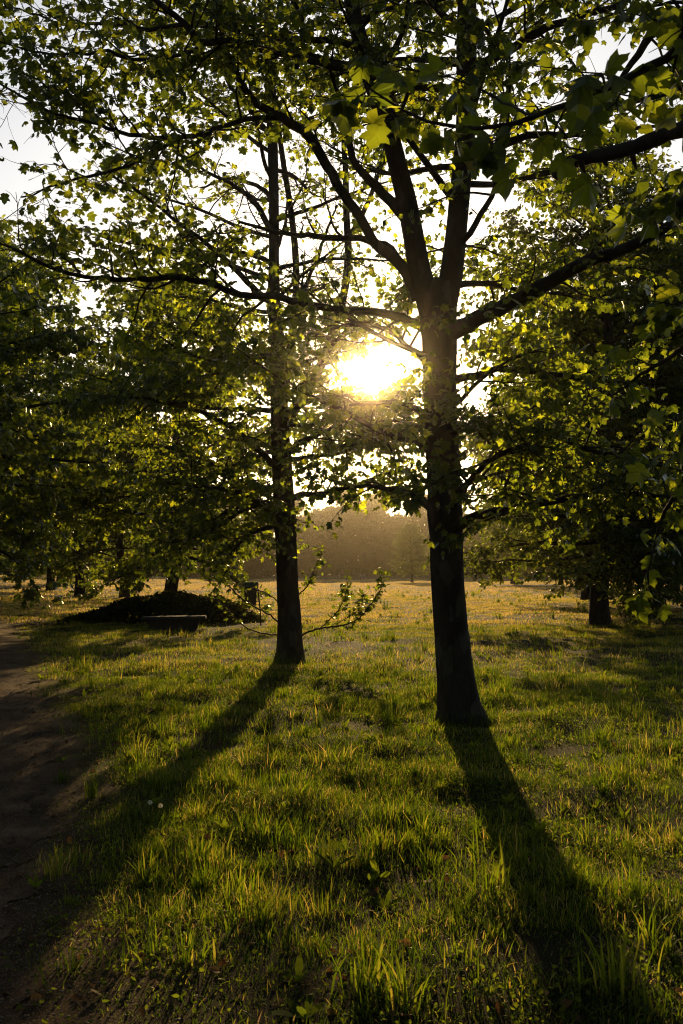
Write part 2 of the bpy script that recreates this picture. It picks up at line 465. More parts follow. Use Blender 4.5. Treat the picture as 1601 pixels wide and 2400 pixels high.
# gaps in the near crowns, where the photograph shows the sky and the low sun through thin twigs
GAPS = [(868, 868, 27, .0, 32), (790, 610, 130, .36, 90), (720, 450, 110, .36, 90), (590, 480, 70, .5, 80), 
        (1008, 590, 30, .4, 40), (800, 1045, 75, .7, 60), (765, 935, 50, .7, 50), (935, 1075, 40, .7, 40), (620, 690, 40, .6, 40), (20, 290, 45, .2, 40), (20, 520, 40, .25, 50),
        (1560, 350, 60, .5, 60), (1590, 590, 40, .3, 50)]
def crown_keep(low=1.0):
    def f(p):
        u, v = proj(p); k = low * (.58 + .30 * np.clip((v - 480) / 320, 0, 1))
        for (gu, gv, r, m, soft) in GAPS:
            th = np.arctan2(v - gv, u - gu); d = np.hypot(u - gu, v - gv) * (1 + .28 * np.sin(3 * th + 1) + .2 * np.sin(7 * th + gu)); w = np.clip((d - r) / soft, 0, 1)
            k *= m + (1 - m) * w
        # clear trunks low down
        return rs.random(len(p)) < k
    return f

def limb_obj(name, parent, tb, mat): return link(name, tb.mesh(name), parent, mat)

def traced(Y0, pts):
    """pts: (u, v, dY, half width px) -> world points and radii"""
    p = np.array([P(u, v, Y0 + d) for u, v, d, w in pts]); r = np.array([w * (Y0 + d) / F for u, v, d, w in pts])
    return p, r

def near_tree(name, Y0, trunk, leaders, limbs, label, leafsize=.092, auto=None, shoots=(), group='plane trees of the avenue', low=1.0, thick=1.7):
    base = P(trunk[0][0], trunk[0][1], Y0); bx, by = base[0], base[1]
    root = empty(name, (0, 0, 0)); tag(root, label, 'tree', group)
    tb = Tubes(); lv = Leaves()
    p, r = traced(Y0, trunk)
    p = np.vstack([p[:1] + [0, 0, -.25], p]); r = np.concatenate([r[:1] * 1.15, r])
    p, r = smooth_path(p, r, .07)
    fl = np.clip(1 - (p[:, 2] - H(bx, by)) / .45, 0, 1) ** 2 * .16
    tb.add(p, r, 26, .035, fl)
    axes = [(p, r)]
    for ld in leaders:
        q, w = traced(Y0, ld); q, w = smooth_path(q, w, .09); tb.add(q, w, 16, .03); axes.append((q, w))
    link('trunk', tb.mesh('trunk'), root, M['plane_bark'])
    for l in limbs:
        t = Tubes(); q, w = traced(Y0, l[0]); q, w = smooth_path(q, w, .10)
        q[1:-1] += rs.normal(0, .008, q[1:-1].shape)
        t.add(q, w, 9, .05)
        kw = dict(size=leafsize, thick=thick, clear=True); kw.update(l[1] if len(l) > 1 else {})
        sprout(q, w, t, lv, **kw)
        limb_obj('limb', root, t, M['plane_bark'])
    for (ai, s0, s1, n, L, upk, kw) in (auto or []):
        q, w = axes[ai]; az = rs.uniform(0, 6.28)
        for i in range(n):
            f = s0 + (s1 - s0) * (i + rs.uniform(.2, .8)) / n; j = int(f * (len(q) - 1))
            az += 2.4 + rs.normal(0, .3)
            # limbs that would cross straight in front of the lens are let off
            d = np.array([math.cos(az), math.sin(az), upk + rs.normal(0, .12)])
            ln = L * rs.uniform(.7, 1.15); rr = min(w[j] * .45, .012 + .011 * ln)
            b = shoot_path(q[j], d, ln, 9, .10, .02)
            if near_sun(b, 50): continue
            br = np.linspace(rr, .006, len(b))
            b, br = smooth_path(b, br, .12)
            t = Tubes(); t.add(b, br, 7, .04)
            k2 = dict(size=leafsize, thick=thick, clear=True); k2.update(kw)
            sprout(b, br, t, lv, **k2)
            limb_obj('limb', root, t, M['plane_bark'])
    if len(lv.p):
        crown = link('crown', lv.mesh('crown', PLANE, crown_keep(low)), root, M['plane_leaf'])
    for si, s in enumerate(shoots):
        t = Tubes(); l2 = Leaves(); few = si > 1; ls = .085 if few else .10
        for path in s:
            q, w = traced(Y0, path); q[1:] += rs.normal(0, .022, q[1:].shape); q, w = smooth_path(q, w * .5, .06); q[1:] += rs.normal(0, .006, q[1:].shape)
            t.add(q, w, 5)
            put_leaves(l2, q[int(len(q) * .3):], ls, .11 if few else .05, .1)
            for k in range(int(len(q) * (.3 if few else 1.3))):
                j = rs.integers(int(len(q) * .25), len(q) - 1)
                dd = norm(q[min(j + 1, len(q) - 1)] - q[j - 1]) * .8 + rs.normal(0, .5, 3) + [0, 0, .3]
                b = shoot_path(q[j], dd, rs.uniform(.08, .26), 3, .2, .03)
                t.add(b, np.linspace(.003, .0015, len(b)), 3)
                put_leaves(l2, b, ls, .07, .1)
        so = link('basal_shoot', t.mesh('basal_shoot'), root, M['plane_bark'])
        link('leaves', l2.mesh('leaves', STAR), so, M['plane_leaf'])
    return root

# ---- the forked plane tree, right of the sun
T1_trunk = [(1084, 1688, 0, 60), (1078, 1655, 0, 50), (1068, 1583, 0, 44), (1058, 1480, 0, 40), (1050, 1378, 0, 38.5), (1045, 1260, 0, 38.5), (1042, 1205, 0, 42),
            (1040, 1150, 0, 39), (1036, 1020, 0, 39), (1032, 919, 0, 39), (1030, 817, 0, 41), (1026, 750, 0, 44), (1024, 700, 0, 47), (1022, 668, 0, 42)]
T1_lead = [[(1034, 770, .02, 28), (1045, 700, .04, 29), (1058, 640, .05, 28), (1070, 540, .1, 25), (1080, 430, .1, 24.5), (1090, 330, .15, 24), (1094, 220, .15, 24), (1093, 110, .15, 25), (1094, 0, .15, 23), (1090, -200, .1, 19), (1100, -420, 0, 13), (1110, -640, 0, 6)],
           [(1018, 770, -.02, 30), (1003, 700, -.05, 30), (985, 640, -.1, 27), (970, 560, -.15, 25), (955, 480, -.2, 24), (935, 400, -.25, 23), (915, 320, -.3, 22), (888, 240, -.35, 21), (862, 160, -.4, 20), (838, 70, -.4, 19), (822, -10, -.4, 18), (800, -200, -.4, 13), (790, -420, -.4, 6)]]
dn = dict(spacing=.26)
T1_limbs = [
    ([(1050, 780, -.1, 24), (1095, 757, -.2, 20), (1150, 733, -.3, 18), (1250, 683, -.5, 17), (1350, 625, -.8, 16), (1450, 587, -1.0, 14), (1530, 552, -1.2, 12), (1620, 495, -1.4, 10), (1720, 450, -1.6, 6)], dict(t0=.25, spacing=.3)),
    ([(985, 700, -.05, 16), (943, 623, -.1, 14), (877, 567, -.2, 12), (846, 511, -.25, 12), (800, 450, -.3, 12), (730, 327, -.4, 12), (679, 286, -.5, 11), (602, 240, -.6, 9), (561, 189, -.7, 8), (541, 143, -.7, 7), (515, 60, -.8, 5), (500, -40, -.8, 3)], dict(t0=.45, spacing=.24)),
    ([(660, 275, -.5, 7), (612, 276, -.6, 6.5), (536, 291, -.8, 6), (485, 311, -1, 6), (408, 324, -1.1, 5.5), (306, 316, -1.2, 5), (230, 291, -1.3, 4.5), (168, 276, -1.4, 4), (117, 265, -1.5, 4), (51, 224, -1.6, 3), (-20, 180, -1.7, 2)], dict(t0=.1, spacing=.20)),
    ([(953, 515, -.2, 14), (900, 455, -.2, 12), (850, 405, -.3, 10), (828, 370, -.3, 9), (816, 317, -.3, 8), (800, 240, -.3, 6), (770, 150, -.4, 4)], dict(t0=.6, spacing=.35)),
    ([(975, 700, 0, 10), (930, 600, .3, 9), (860, 563, .5, 8), (760, 556, .7, 7), (650, 545, 1, 5), (560, 520, 1.2, 3)], dict(t0=.35, spacing=.35)),
    ([(853, 160, -.4, 13), (800, 158, -.5, 11), (755, 150, -.6, 9), (689, 133, -.8, 9), (612, 117, -1, 8), (536, 97, -1.2, 8), (469, 97, -1.3, 8), (434, 56, -1.4, 8), (357, -5, -1.5, 6), (270, -60, -1.6, 3)], dict(t0=.2, spacing=.22)),
    ([(500, 97, -1.2, 6), (420, 128, -1.5, 5), (330, 140, -1.8, 4.5), (230, 122, -2.1, 4), (130, 128, -2.3, 3), (20, 105, -2.5, 2.2), (-70, 90, -2.7, 1.5)], dict(t0=.1, spacing=.2)),
    ([(434, 56, -1.4, 6), (350, 70, -1.3, 5), (260, 52, -1.2, 4), (160, 60, -1.1, 3.2), (70, 30, -1, 2.4), (-20, 10, -.9, 1.6)], dict(t0=.1, spacing=.2)),
    ([(420, 322, -1.1, 5), (340, 372, -1.3, 4), (240, 408, -1.6, 3.5), (140, 430, -1.9, 2.8), (50, 462, -2.1, 2)], dict(t0=.1, spacing=.22)),
    ([(230, 291, -1.3, 4), (160, 230, -1.5, 3.2), (90, 190, -1.7, 2.5), (20, 150, -1.9, 1.6)], dict(t0=.1, spacing=.2)),
    ([(695, 160, -.8, 6), (704, 100, -.8, 6), (709, 36, -.8, 5.5), (684, -5, -.8, 5), (670, -80, -.8, 3)], dict(t0=.3)),
    ([(1075, 145, .1, 12), (1040, 145, 0, 9), (1000, 133, -.2, 9), (982, 160, -.3, 8), (970, 200, -.4, 6), (940, 260, -.5, 4), (900, 330, -.6, 2)], dict(t0=.35, spacing=.28)),
    ([(1080, 60, .1, 10), (1040, 40, 0, 9), (1005, 0, -.1, 8), (960, -80, -.2, 5)], dict(t0=.3)),
    ([(1100, 165, .1, 14), (1150, 140, 0, 12), (1200, 115, -.2, 11), (1260, 75, -.4, 10), (1330, 48, -.6, 9), (1440, 15, -.9, 7), (1500, -20, -1, 5)], dict(t0=.2, spacing=.26)),
    ([(1102, 385, .1, 14), (1150, 352, -.1, 12), (1200, 330, -.3, 10), (1260, 316, -.5, 8), (1400, 318, -.8, 6), (1510, 298, -1, 4), (1620, 290, -1.2, 2)], dict(t0=.2, spacing=.22)),
    ([(1060, 668, .2, 9), (1110, 664, .4, 7.5), (1170, 668, .6, 6.5), (1240, 684, .8, 5), (1340, 690, 1.0, 3)], dict(t0=.2, spacing=.24)),
    ([(1060, 1240, -.1, 17), (1091, 1221, -.2, 12), (1117, 1209, -.3, 10.5), (1209, 1193, -.6, 9), (1285, 1175, -.9, 8), (1362, 1165, -1.2, 7), (1490, 1160, -1.7, 5), (1600, 1170, -2.1, 3)], dict(t0=.22, spacing=.24)),
    ([(1040, 890, 0, 12), (1096, 884, -.1, 9), (1168, 868, -.2, 8), (1234, 868, -.3, 7.5), (1311, 879, -.4, 6.5), (1390, 890, -.5, 5), (1500, 900, -.7, 3)], dict(t0=.15, spacing=.2)),
    ([(1040, 1010, -.1, 12), (1100, 1005, -.3, 9), (1168, 1000, -.6, 8.5), (1250, 1006, -.9, 8), (1311, 1027, -1.2, 7), (1413, 1063, -1.6, 5), (1515, 1083, -2, 4), (1620, 1110, -2.3, 2)], dict(t0=.2, spacing=.2)),
    ([(1010, 1190, .1, 12), (968, 1160, .2, 8), (917, 1144, .3, 6.5), (866, 1139, .4, 5), (800, 1144, .6, 4), (740, 1160, .8, 3)], dict(t0=.25, spacing=.3)),
    ([(1000, 775, .1, 12), (925, 737, 0, 10), (830, 729, -.2, 9.5), (740, 718, -.4, 9), (660, 700, -.6, 8.5), (560, 690, -.8, 8), (480, 662, -1, 7.5), (400, 652, -1.2, 7), (300, 655, -1.4, 6), (200, 650, -1.6, 5), (130, 632, -1.7, 4.5), (50, 590, -1.9, 3.5), (-30, 560, -2, 2)], dict(t0=.38, spacing=.22)),
    ([(1000, 975, 0, 9), (950, 950, -.3, 7), (900, 945, -.6, 5), (820, 950, -1, 3)], dict(t0=.2, spacing=.16)),
    ([(1005, 850, .1, 10), (960, 815, .4, 7), (910, 775, .8, 6), (850, 758, 1.2, 5), (780, 770, 1.6, 3.5), (720, 800, 2, 2)], dict(t0=.15, spacing=.16)),
    ([(1010, 1060, .1, 10), (965, 1030, .5, 7), (900, 1020, 1, 5.5), (830, 1040, 1.5, 4), (770, 1060, 2, 2.5)], dict(t0=.15, spacing=.18)),
    ([(1060, 1190, -.1, 12), (1085, 1150, -.5, 8), (1120, 1100, -1.0, 7), (1180, 1060, -1.5, 6), (1240, 1040, -2.0, 4)], dict(t0=.15, spacing=.22)),
]
T1 = near_tree('plane_tree', 11.0, T1_trunk, T1_lead, T1_limbs,
    'forked plane tree with mottled bark standing right of the low sun, largest trunk in view',
    auto=[(1, .1, .7, 16, 2.8, .2, dict(spacing=.26, t0=.3)), (1, .7, 1.0, 12, 2.2, .5, {}), (2, .45, 1.0, 14, 2.8, .25, dict(spacing=.28, t0=.3)),
          (0, .52, .9, 5, 2.6, .05, dict(spacing=.24, t0=.35))], low=.95)

# ---- the straight plane tree, left of the sun
T2_trunk = [(681, 1562, 0, 36), (681, 1535, 0, 33), (680, 1500, 0, 30), (678, 1440, 0, 27.5), (674, 1378, 0, 25.5), (671, 1280, 0, 24.5), (667, 1205, 0, 26), (663, 1123, 0, 24), (657, 1020, 0, 22),
            (653, 919, 0, 20.5), (652, 817, 0, 17.5), (643, 715, 0, 15.5), (642, 613, 0, 12.5), (642, 510, 0, 12), (641, 408, 0, 12), (638, 306, 0, 12.5), (632, 240, 0, 11), (628, 120, 0, 9), (626, 0, 0, 7), (630, -160, 0, 4)]
T2_lead = [[(660, 960, .1, 12), (674, 860, .3, 11), (688, 760, .5, 9.5), (694, 680, .6, 8.5), (692, 590, .7, 8), (680, 480, .8, 7), (664, 380, .9, 6.5), (652, 290, .9, 6), (640, 180, 1, 4), (650, 60, 1, 2)],
           [(664, 1000, .2, 13), (705, 935, .4, 12), (750, 862, .6, 11), (782, 770, .8, 10), (806, 690, 1, 9.5), (816, 600, 1, 9), (812, 500, 1.1, 8), (810, 400, 1.1, 7), (806, 320, 1.2, 6), (815, 200, 1.2, 4), (830, 60, 1.2, 2)]]
d2 = dict(spacing=.26, L2=(.8, 1.7))
T2_limbs = [
    ([(652, 840, 0, 11), (610, 838, -.2, 7.5), (510, 873, -.6, 6.5), (434, 900, -.9, 5.5), (330, 914, -1.2, 4), (240, 930, -1.5, 2.5)], dict(spacing=.28, L2=(.8, 1.7), t0=.2)),
    ([(650, 935, 0, 10), (625, 900, 0, 8), (600, 868, -.1, 6.5), (560, 840, -.3, 5), (500, 800, -.6, 4), (420, 770, -.9, 2)], dict(t0=.25)),
    ([(660, 1225, 0, 12), (635, 1195, 0, 9), (600, 1168, -.1, 7.5), (570, 1140, -.2, 6.5), (510, 1093, -.4, 5.5), (430, 1060, -.7, 4.5), (340, 1040, -1, 3), (250, 1035, -1.3, 2)], dict(t0=.2, spacing=.25)),
    ([(660, 1215, -.1, 10), (630, 1190, -.6, 7), (590, 1165, -1.4, 6), (540, 1150, -2.2, 5), (470, 1140, -3, 3.5), (390, 1130, -3.6, 2)], dict(t0=.15, spacing=.24)),
    ([(662, 1225, .1, 10), (625, 1195, .5, 7), (580, 1185, 1.0, 6), (520, 1205, 1.6, 5), (460, 1250, 2.2, 4), (410, 1300, 2.6, 2.5), (385, 1335, 2.8, 1.5)], dict(t0=.15, spacing=.2)),
    ([(664, 1190, .1, 9), (610, 1180, .2, 7), (560, 1200, .2, 5.5), (500, 1240, .2, 4.5), (440, 1265, .1, 3), (370, 1275, 0, 2)], dict(t0=.15, spacing=.22)),
    ([(662, 1240, 0, 8), (640, 1235, -.1, 6), (600, 1245, -.3, 5), (560, 1275, -.5, 3.5), (530, 1310, -.6, 2)], dict(t0=.2, spacing=.2)),
    ([(655, 1100, -.1, 9), (600, 1050, -.8, 7), (540, 1000, -1.6, 6), (460, 960, -2.4, 5), (360, 935, -3.2, 4), (260, 930, -4, 2)], dict(t0=.2, spacing=.23)),
    ([(670, 1185, 0, 9), (700, 1160, .1, 7), (750, 1158, .3, 6), (820, 1140, .5, 5), (880, 1120, .7, 4), (940, 1100, .9, 2.5)], dict(t0=.2, spacing=.3)),
    ([(664, 1075, 0, 9), (700, 1040, 0, 7.5), (760, 1012, -.1, 6.5), (820, 992, -.2, 5.5), (890, 985, -.3, 4), (960, 990, -.4, 2)], dict(t0=.2, spacing=.17)),
    ([(660, 985, 0, 9), (700, 950, -.2, 7), (770, 925, -.4, 5.5), (830, 930, -.6, 4), (900, 950, -.8, 2.5)], dict(t0=.2, spacing=.18)),
    ([(655, 900, 0, 8), (700, 860, -.5, 6), (760, 830, -1, 5), (820, 775, -1.5, 4), (880, 752, -2, 2.5)], dict(t0=.2, spacing=.18)),
    ([(645, 560, 0, 8), (600, 480, -.1, 6.5), (540, 430, -.3, 5), (480, 400, -.6, 3.5), (420, 340, -.9, 2)], dict(t0=.3, spacing=.32)),
    ([(640, 470, 0, 7), (610, 440, .2, 5), (540, 420, .5, 4), (470, 440, .8, 2)], dict(t0=.4, spacing=.35)),
    ([(648, 720, -.1, 9), (600, 680, -.5, 7), (530, 610, -1.0, 6), (470, 560, -1.5, 5), (390, 500, -2, 4), (310, 440, -2.5, 3), (230, 400, -3, 2)], dict(t0=.25, spacing=.25)),
    ([(700, 700, .6, 6), (730, 640, .6, 4.5), (760, 560, .6, 3.5), (790, 480, .5, 2)], dict(t0=.6, spacing=.4)),
    ([(815, 560, 1, 7), (850, 500, .9, 6), (880, 430, .8, 5), (900, 350, .7, 3)], dict(t0=.5, spacing=.4)),
    ([(645, 620, .1, 7), (600, 600, .4, 6), (530, 590, .8, 5), (450, 600, 1.2, 3), (380, 590, 1.5, 2)], dict(t0=.3, spacing=.26)),
    ([(640, 330, 0, 7), (590, 260, 0, 5.5), (540, 200, -.2, 4), (500, 120, -.4, 2.5)], dict(t0=.3, spacing=.3)),
]
rsh = [[(702, 1490, 0, 5), (750, 1475, -.1, 4), (830, 1455, -.2, 3.5), (875, 1412, -.3, 2.8), (893, 1370, -.3, 2), (888, 1338, -.3, 1.2)],
       [(748, 1476, -.1, 2.5), (790, 1440, -.2, 2.2), (812, 1400, -.2, 1.8), (820, 1362, -.2, 1.2)],
       [(790, 1462, -.2, 2), (840, 1425, .0, 1.8), (850, 1390, .1, 1.2)]]
rsh2 = [[(694, 1400, 0, 3.5), (722, 1370, -.1, 3), (738, 1340, -.15, 2.2), (748, 1310, -.2, 1.8), (752, 1288, -.2, 1)]]
lsh = [[(658, 1462, 0, 4.5), (620, 1440, .1, 4), (575, 1405, .2, 3.6), (530, 1372, .3, 3), (495, 1350, .4, 2.2), (470, 1325, .4, 1.4)],
       [(655, 1412, 0, 3), (615, 1390, .1, 2.6), (560, 1372, .1, 2), (510, 1362, .2, 1.2)]]
lsh2 = [[(655, 1490, 0, 4), (605, 1482, -.1, 3.2), (570, 1465, -.2, 2.6), (540, 1435, -.2, 2), (505, 1405, -.3, 1.2)]]
T2 = near_tree('plane_tree', 17.6, T2_trunk, T2_lead, T2_limbs,
    'straight slender plane tree left of the low sun with leafy shoots low on its trunk', leafsize=.10, thick=1.95,
    auto=[(0, .27, .55, 17, 3.6, .02, dict(spacing=.26, t0=.3)), (0, .55, 1, 20, 3.2, .3, dict(spacing=.32, t0=.35)), (1, .5, 1, 6, 1.6, .4, dict(spacing=.34, t0=.4)), (2, .6, 1, 6, 1.6, .4, dict(spacing=.34, t0=.4))],
    shoots=[rsh, rsh2, lsh, lsh2], low=.88)

# ---- the nearest tree of the row: its trunk stands outside the frame, its boughs hang in
T0b = np.array([3.7, 4.3])
def T0_tree():
    root = empty('plane_tree', (0, 0, 0))
    tag(root, 'nearest plane tree, only big soft leaves and a broken bough show at upper right', 'tree', 'plane trees of the avenue')
    tb = Tubes(); lv = Leaves()
    zs = np.array([-.25, 0, .15, .5, 1.2, 2.2, 3.2, 4.5, 6, 7.5, 9, 10.5]); rr = np.array([.29, .27, .235, .2, .185, .18, .175, .15, .12, .09, .055, .02])
    p = np.stack([T0b[0] + .05 * np.sin(zs), T0b[1] + .05 * np.cos(zs * 1.3), zs], -1)
    p, r = smooth_path(p, rr, .1); tb.add(p, r, 22, .035)
    link('trunk', tb.mesh('trunk'), root, M['plane_bark'])
    def tr(pts): return np.array([P(u, v, y) for u, v, y, w in pts]), np.array([w * y / F for u, v, y, w in pts])
    def trunk_at(z): return np.array([T0b[0], T0b[1], z])
    hang = [
        # broken bough with a stub end
        ([(1760, 262, 5.2, 26), (1601, 300, 5.6, 20), (1541, 322, 5.7, 19), (1490, 342, 5.8, 18), (1413, 363, 5.9, 17), (1362, 373, 6.0, 17), (1321, 392, 6.0, 16), (1300, 412, 6.0, 13)], 3.55, dict(size=.001, t0=.97)),
        ([(1800, -20, 5.6, 16), (1601, 44, 6.2, 13), (1541, 62, 6.4, 12), (1512, 104, 6.6, 10), (1465, 172, 6.8, 7), (1420, 240, 7, 4)], 4.9, dict(size=.11, t0=.45, spacing=.3)),
        # leafy spray across the top of the view
        ([(1780, 60, 3.9, 16), (1560, 140, 3.9, 11), (1400, 215, 3.9, 8), (1250, 270, 3.95, 6), (1120, 300, 4.0, 5), (1000, 285, 4.05, 4), (905, 235, 4.1, 3), (850, 190, 4.1, 2)], 3.6,
         dict(size=.118, t0=.40, spacing=.135, L2=(.2, .42), twig=(.10, .22), droop=.6, leafgap=.10, up=.05)),
        ([(1250, 270, 3.95, 4), (1180, 240, 4.2, 3.2), (1080, 190, 4.4, 2.5), (900, 150, 4.6, 2)], None, dict(size=.115, t0=.1, spacing=.2, L2=(.2, .4), twig=(.1, .2), droop=.6, leafgap=.10)),
        ([(1770, 420, 3.6, 14), (1640, 455, 3.9, 9), (1570, 480, 4.1, 6), (1510, 500, 4.2, 3)], 2.95, dict(size=.125, t0=.4, spacing=.2, L2=(.15, .3), twig=(.08, .16), droop=.7, leafgap=.10)),
        ([(1800, 700, 4.4, 12), (1660, 760, 5.2, 9), (1580, 830, 5.8, 6), (1500, 880, 6.2, 4), (1430, 930, 6.4, 2)], 2.75, dict(size=.12, t0=.3, spacing=.26, L2=(.3, .6), droop=.7, leafgap=.09)),
        ([(1780, 1020, 4.6, 11), (1640, 1090, 5.6, 8), (1570, 1180, 6.2, 5), (1530, 1280, 6.5, 3), (1520, 1370, 6.6, 2)], 2.35, dict(size=.12, t0=.35, spacing=.26, L2=(.2, .42), droop=.8, leafgap=.09)),
        ([(1800, 200, 6.0, 12), (1640, 200, 6.8, 9), (1520, 230, 7.4, 6), (1400, 270, 7.8, 3)], 4.2, dict(size=.11, t0=.3, spacing=.3, leafgap=.08)),
    ]
    for pts, z0, kw in hang:
        t = Tubes(); q, w = tr(pts)
        if z0 is not None:
            q = np.vstack([trunk_at(z0), q]); w = np.concatenate([[w[0] * 1.25], w])
        q, w = smooth_path(q, w, .07); q[1:-1] += rs.normal(0, .004, q[1:-1].shape)
        t.add(q, w, 9, .07); sprout(q, w, t, lv, **kw)
        if pts[0][1] == 262:                     # ragged stubs where twigs broke off
            for (u, v, a) in ((1360, 378, 26), (1480, 350, 45), (1412, 366, 22)):
                s = P(u, v, 5.9); t.add(np.array([s, s + [.01, 0, -a * .0012], s + [.03, .01, -a * .0026]]), [.022, .017, .006], 6, .1)
        limb_obj('limb', root, t, M['plane_bark'])
    az = 0.
    for i in range(12):
        z = 3.4 + 6.5 * i / 12; az += 2.4
        d = np.array([math.cos(az), math.sin(az), .35])
        if d[0] < -.2 and z < 7: d[0] = -d[0]
        b = shoot_path(trunk_at(z), d, rs.uniform(1.6, 2.6), 8, .1, .02); br = np.linspace(.045, .006, len(b))
        t = Tubes(); t.add(b, br, 7); sprout(b, br, t, lv, size=.14, spacing=.4); limb_obj('limb', root, t, M['plane_bark'])
    link('crown', lv.mesh('crown', PLANE), root, M['plane_leaf'])
T0_tree()

# ------------------------------------------------------------------ free-standing tree kinds
def copy_tree(o, parent=None):
    c = o.copy(); COL.objects.link(c); c.parent = parent
    for ch in list(o.children):
        copy_tree(ch, c)
    return c

def make_tree(name, height_, crown0, rad, trunk_r, n_limb, leaf, leafsize, matl, matb, spacing=.4, L2=(.8, 1.6), low_droop=-.12, leafgap=.1, thick=1.0):
    root = empty(name, (0, 0, 0))
    tb = Tubes(); lv = Leaves()
    zs = np.linspace(0, height_ * .93, 14)
    w = trunk_r * (1 - (zs / height_)) ** .75 + .008
    w[0] *= 1.35; w[1] *= 1.04
    p = np.stack([np.cumsum(rs.normal(0, .06, 14)) * (zs > 1), np.cumsum(rs.normal(0, .06, 14)) * (zs > 1), zs], -1)
    p = np.vstack([[0, 0, -.3], p]); w = np.concatenate([[w[0] * 1.1], w])
    p, w = smooth_path(p, w, .25); tb.add(p, w, 14, .04)
    az = rs.uniform(0, 6)
    for i in range(n_limb):
        f = (i + .5) / n_limb
        z = crown0 + (height_ * .9 - crown0) * f
        az += 2.4 + rs.normal(0, .25)
        prof = math.sin(math.pi * min(1, (f * (1 - .0) + .28) / 1.28) ** .9) ** .7
        ln = max(.8, rad * prof * rs.uniform(.8, 1.12))
        el = low_droop + (.9 - low_droop) * f ** 1.2
        d = np.array([math.cos(az), math.sin(az), el + rs.normal(0, .08)])
        j = np.argmin(np.abs(p[:, 2] - z))
        b = shoot_path(p[j], d, ln, 7, .09, -.015); br = np.linspace(min(w[j] * .5, .018 + .012 * ln), .006, len(b))
        tb.add(b, br, 6, .04)
        sprout(b, br, tb, lv, spacing=spacing, L2=L2, size=leafsize, t0=.2, droop=.6, leafgap=leafgap, sides=4, thick=thick)
    link('trunk', tb.mesh('trunk'), root, matb)
    link('crown', lv.mesh('crown', leaf), root, matl)
    n = len(np.concatenate(lv.z))
    print('TREE', name, n, file=open('/tmp/log.txt','a'))
    return root

def place(proto, used, x, y, rz, s, label, group, sz=None):
    o = proto if not used.get(proto.name) else copy_tree(proto)
    used[proto.name] = True
    o.location = (x, y, H(x, y)); o.rotation_euler = (0, 0, rz); o.scale = (s, s, sz or s)
    tag(o, label, 'tree', group)
    return o
used = {}
pa = make_tree('plane_tree', 12.0, 1.6, 4.3, .21, 50, STAR, .17, M['plane_leaf'], M['dark_bark'], spacing=.27, leafgap=.075, thick=1.3)
pb = make_tree('plane_tree', 12.5, 2.2, 4.0, .20, 44, STAR, .17, M['plane_leaf'], M['dark_bark'], spacing=.27, leafgap=.075, thick=1.3)
pc = make_tree('plane_tree', 9.4, 2.9, 5.4, .24, 40, STAR, .16, M['plane_leaf'], M['dark_bark'], spacing=.27, leafgap=.075, thick=1.3)
la = make_tree('lime_tree', 13.0, 1.3, 4.7, .21, 58, ROUND, .13, M['lime_leaf'], M['dark_bark'], spacing=.24, L2=(.9, 1.7), low_droop=-.10, leafgap=.055, thick=1.4)
lb = make_tree('lime_tree', 12.0, 2.0, 4.4, .22, 56, ROUND, .13, M['lime_leaf'], M['dark_bark'], spacing=.24, L2=(.9, 1.7), low_droop=-.08, leafgap=.055, thick=1.5)
GA = 'plane trees of the avenue'
place(pa, used, -6.4, 37.5, .4, 1.16, 'plane tree rising from behind the dark ivy mound, left of the litter bin', GA)
place(pc, used, -10.0, 22.5, 1.9, 1.0, 'plane tree left of the gravel path with dark bluish leaves at the left edge', GA)
place(pc, used, -14.6, 34, 3.3, 1.42, 'plane tree left of the gravel path, second behind the bluish leaved one', GA)
place(pb, used, -13.9, 64, 5.0, 1.35, 'plane tree whose trunk stands just left of the walking person', GA)
place(pa, used, -17.3, 66, 2.2, 1.4, 'plane tree with a dark trunk half hidden behind the ivy mound', GA)
place(pb, used, -21.5, 45, .9, 1.35, 'plane tree left of the path behind the hanging leaves of its neighbours', GA)
place(pa, used, -24.5, 84, 1.3, 1.4, 'plane tree with a dark trunk beyond the left end of the ivy mound', GA)
place(pb, used, -32.4, 112, 3.9, 1.1, 'dark trunked plane tree at the right end of the long stone bench', GA)
place(pa, used, -31.2, 110, 5.9, .95, 'slimmer plane tree leaning against its thick neighbour by the long bench', GA)
place(pb, used, -46, 150, 2.0, 1.1, 'plane tree standing right of the picnic group, nearest to it', GA)
place(pa, used, -43.6, 152, 4.1, 1.15, 'plane tree behind the middle of the long stone bench', GA)
place(pa, used, -33, 70, 2.9, 1.4, 'plane tree on the far left side of the path, only dense foliage showing', GA)
place(pb, used, -48, 105, 1.0, 1.1, 'plane tree shading the lawn in front of the picnic group', GA)
place(pc, used, -13.4, 28, 4.4, 1.1, 'plane tree left of the path between the bluish leaved one and the taller one behind', GA)
place(pa, used, -16.4, 43, .2, 1.5, 'tall plane tree left of the path, only its upper crown showing over the others', GA)
place(pa, used, -26, 58, 4.9, 1.4, 'plane tree filling the dark gap at mid left beyond the path', GA)
place(pb, used, 6.1, -2.6, 1.2, 1.0, 'added plane tree of the avenue, unseen behind the viewer on the right', GA)  # unseen trees round the viewer continue the avenue, added to darken the ambient light
place(pa, used, 8.6, -9.4, 3.2, 1.0, 'added plane tree of the avenue, unseen well behind the viewer', GA)
place(pa, used, -3.6, -6.5, .8, 1.0, 'added plane tree across the path, unseen behind the viewer', GA)
place(pb, used, -9.0, 6.5, 3.8, 1.0, 'added plane tree across the path left of the viewer, out of the picture', GA)
place(pa, used, .6, -13.5, 5.5, 1.05, 'added plane tree far behind the viewer along the path, unseen', GA)
GR = 'lime trees at the right of the meadow'
place(la, used, 7.75, 30, 0.5, 1.2, 'lime tree with low hanging boughs and a dark trunk in the sunlit grass', GR)
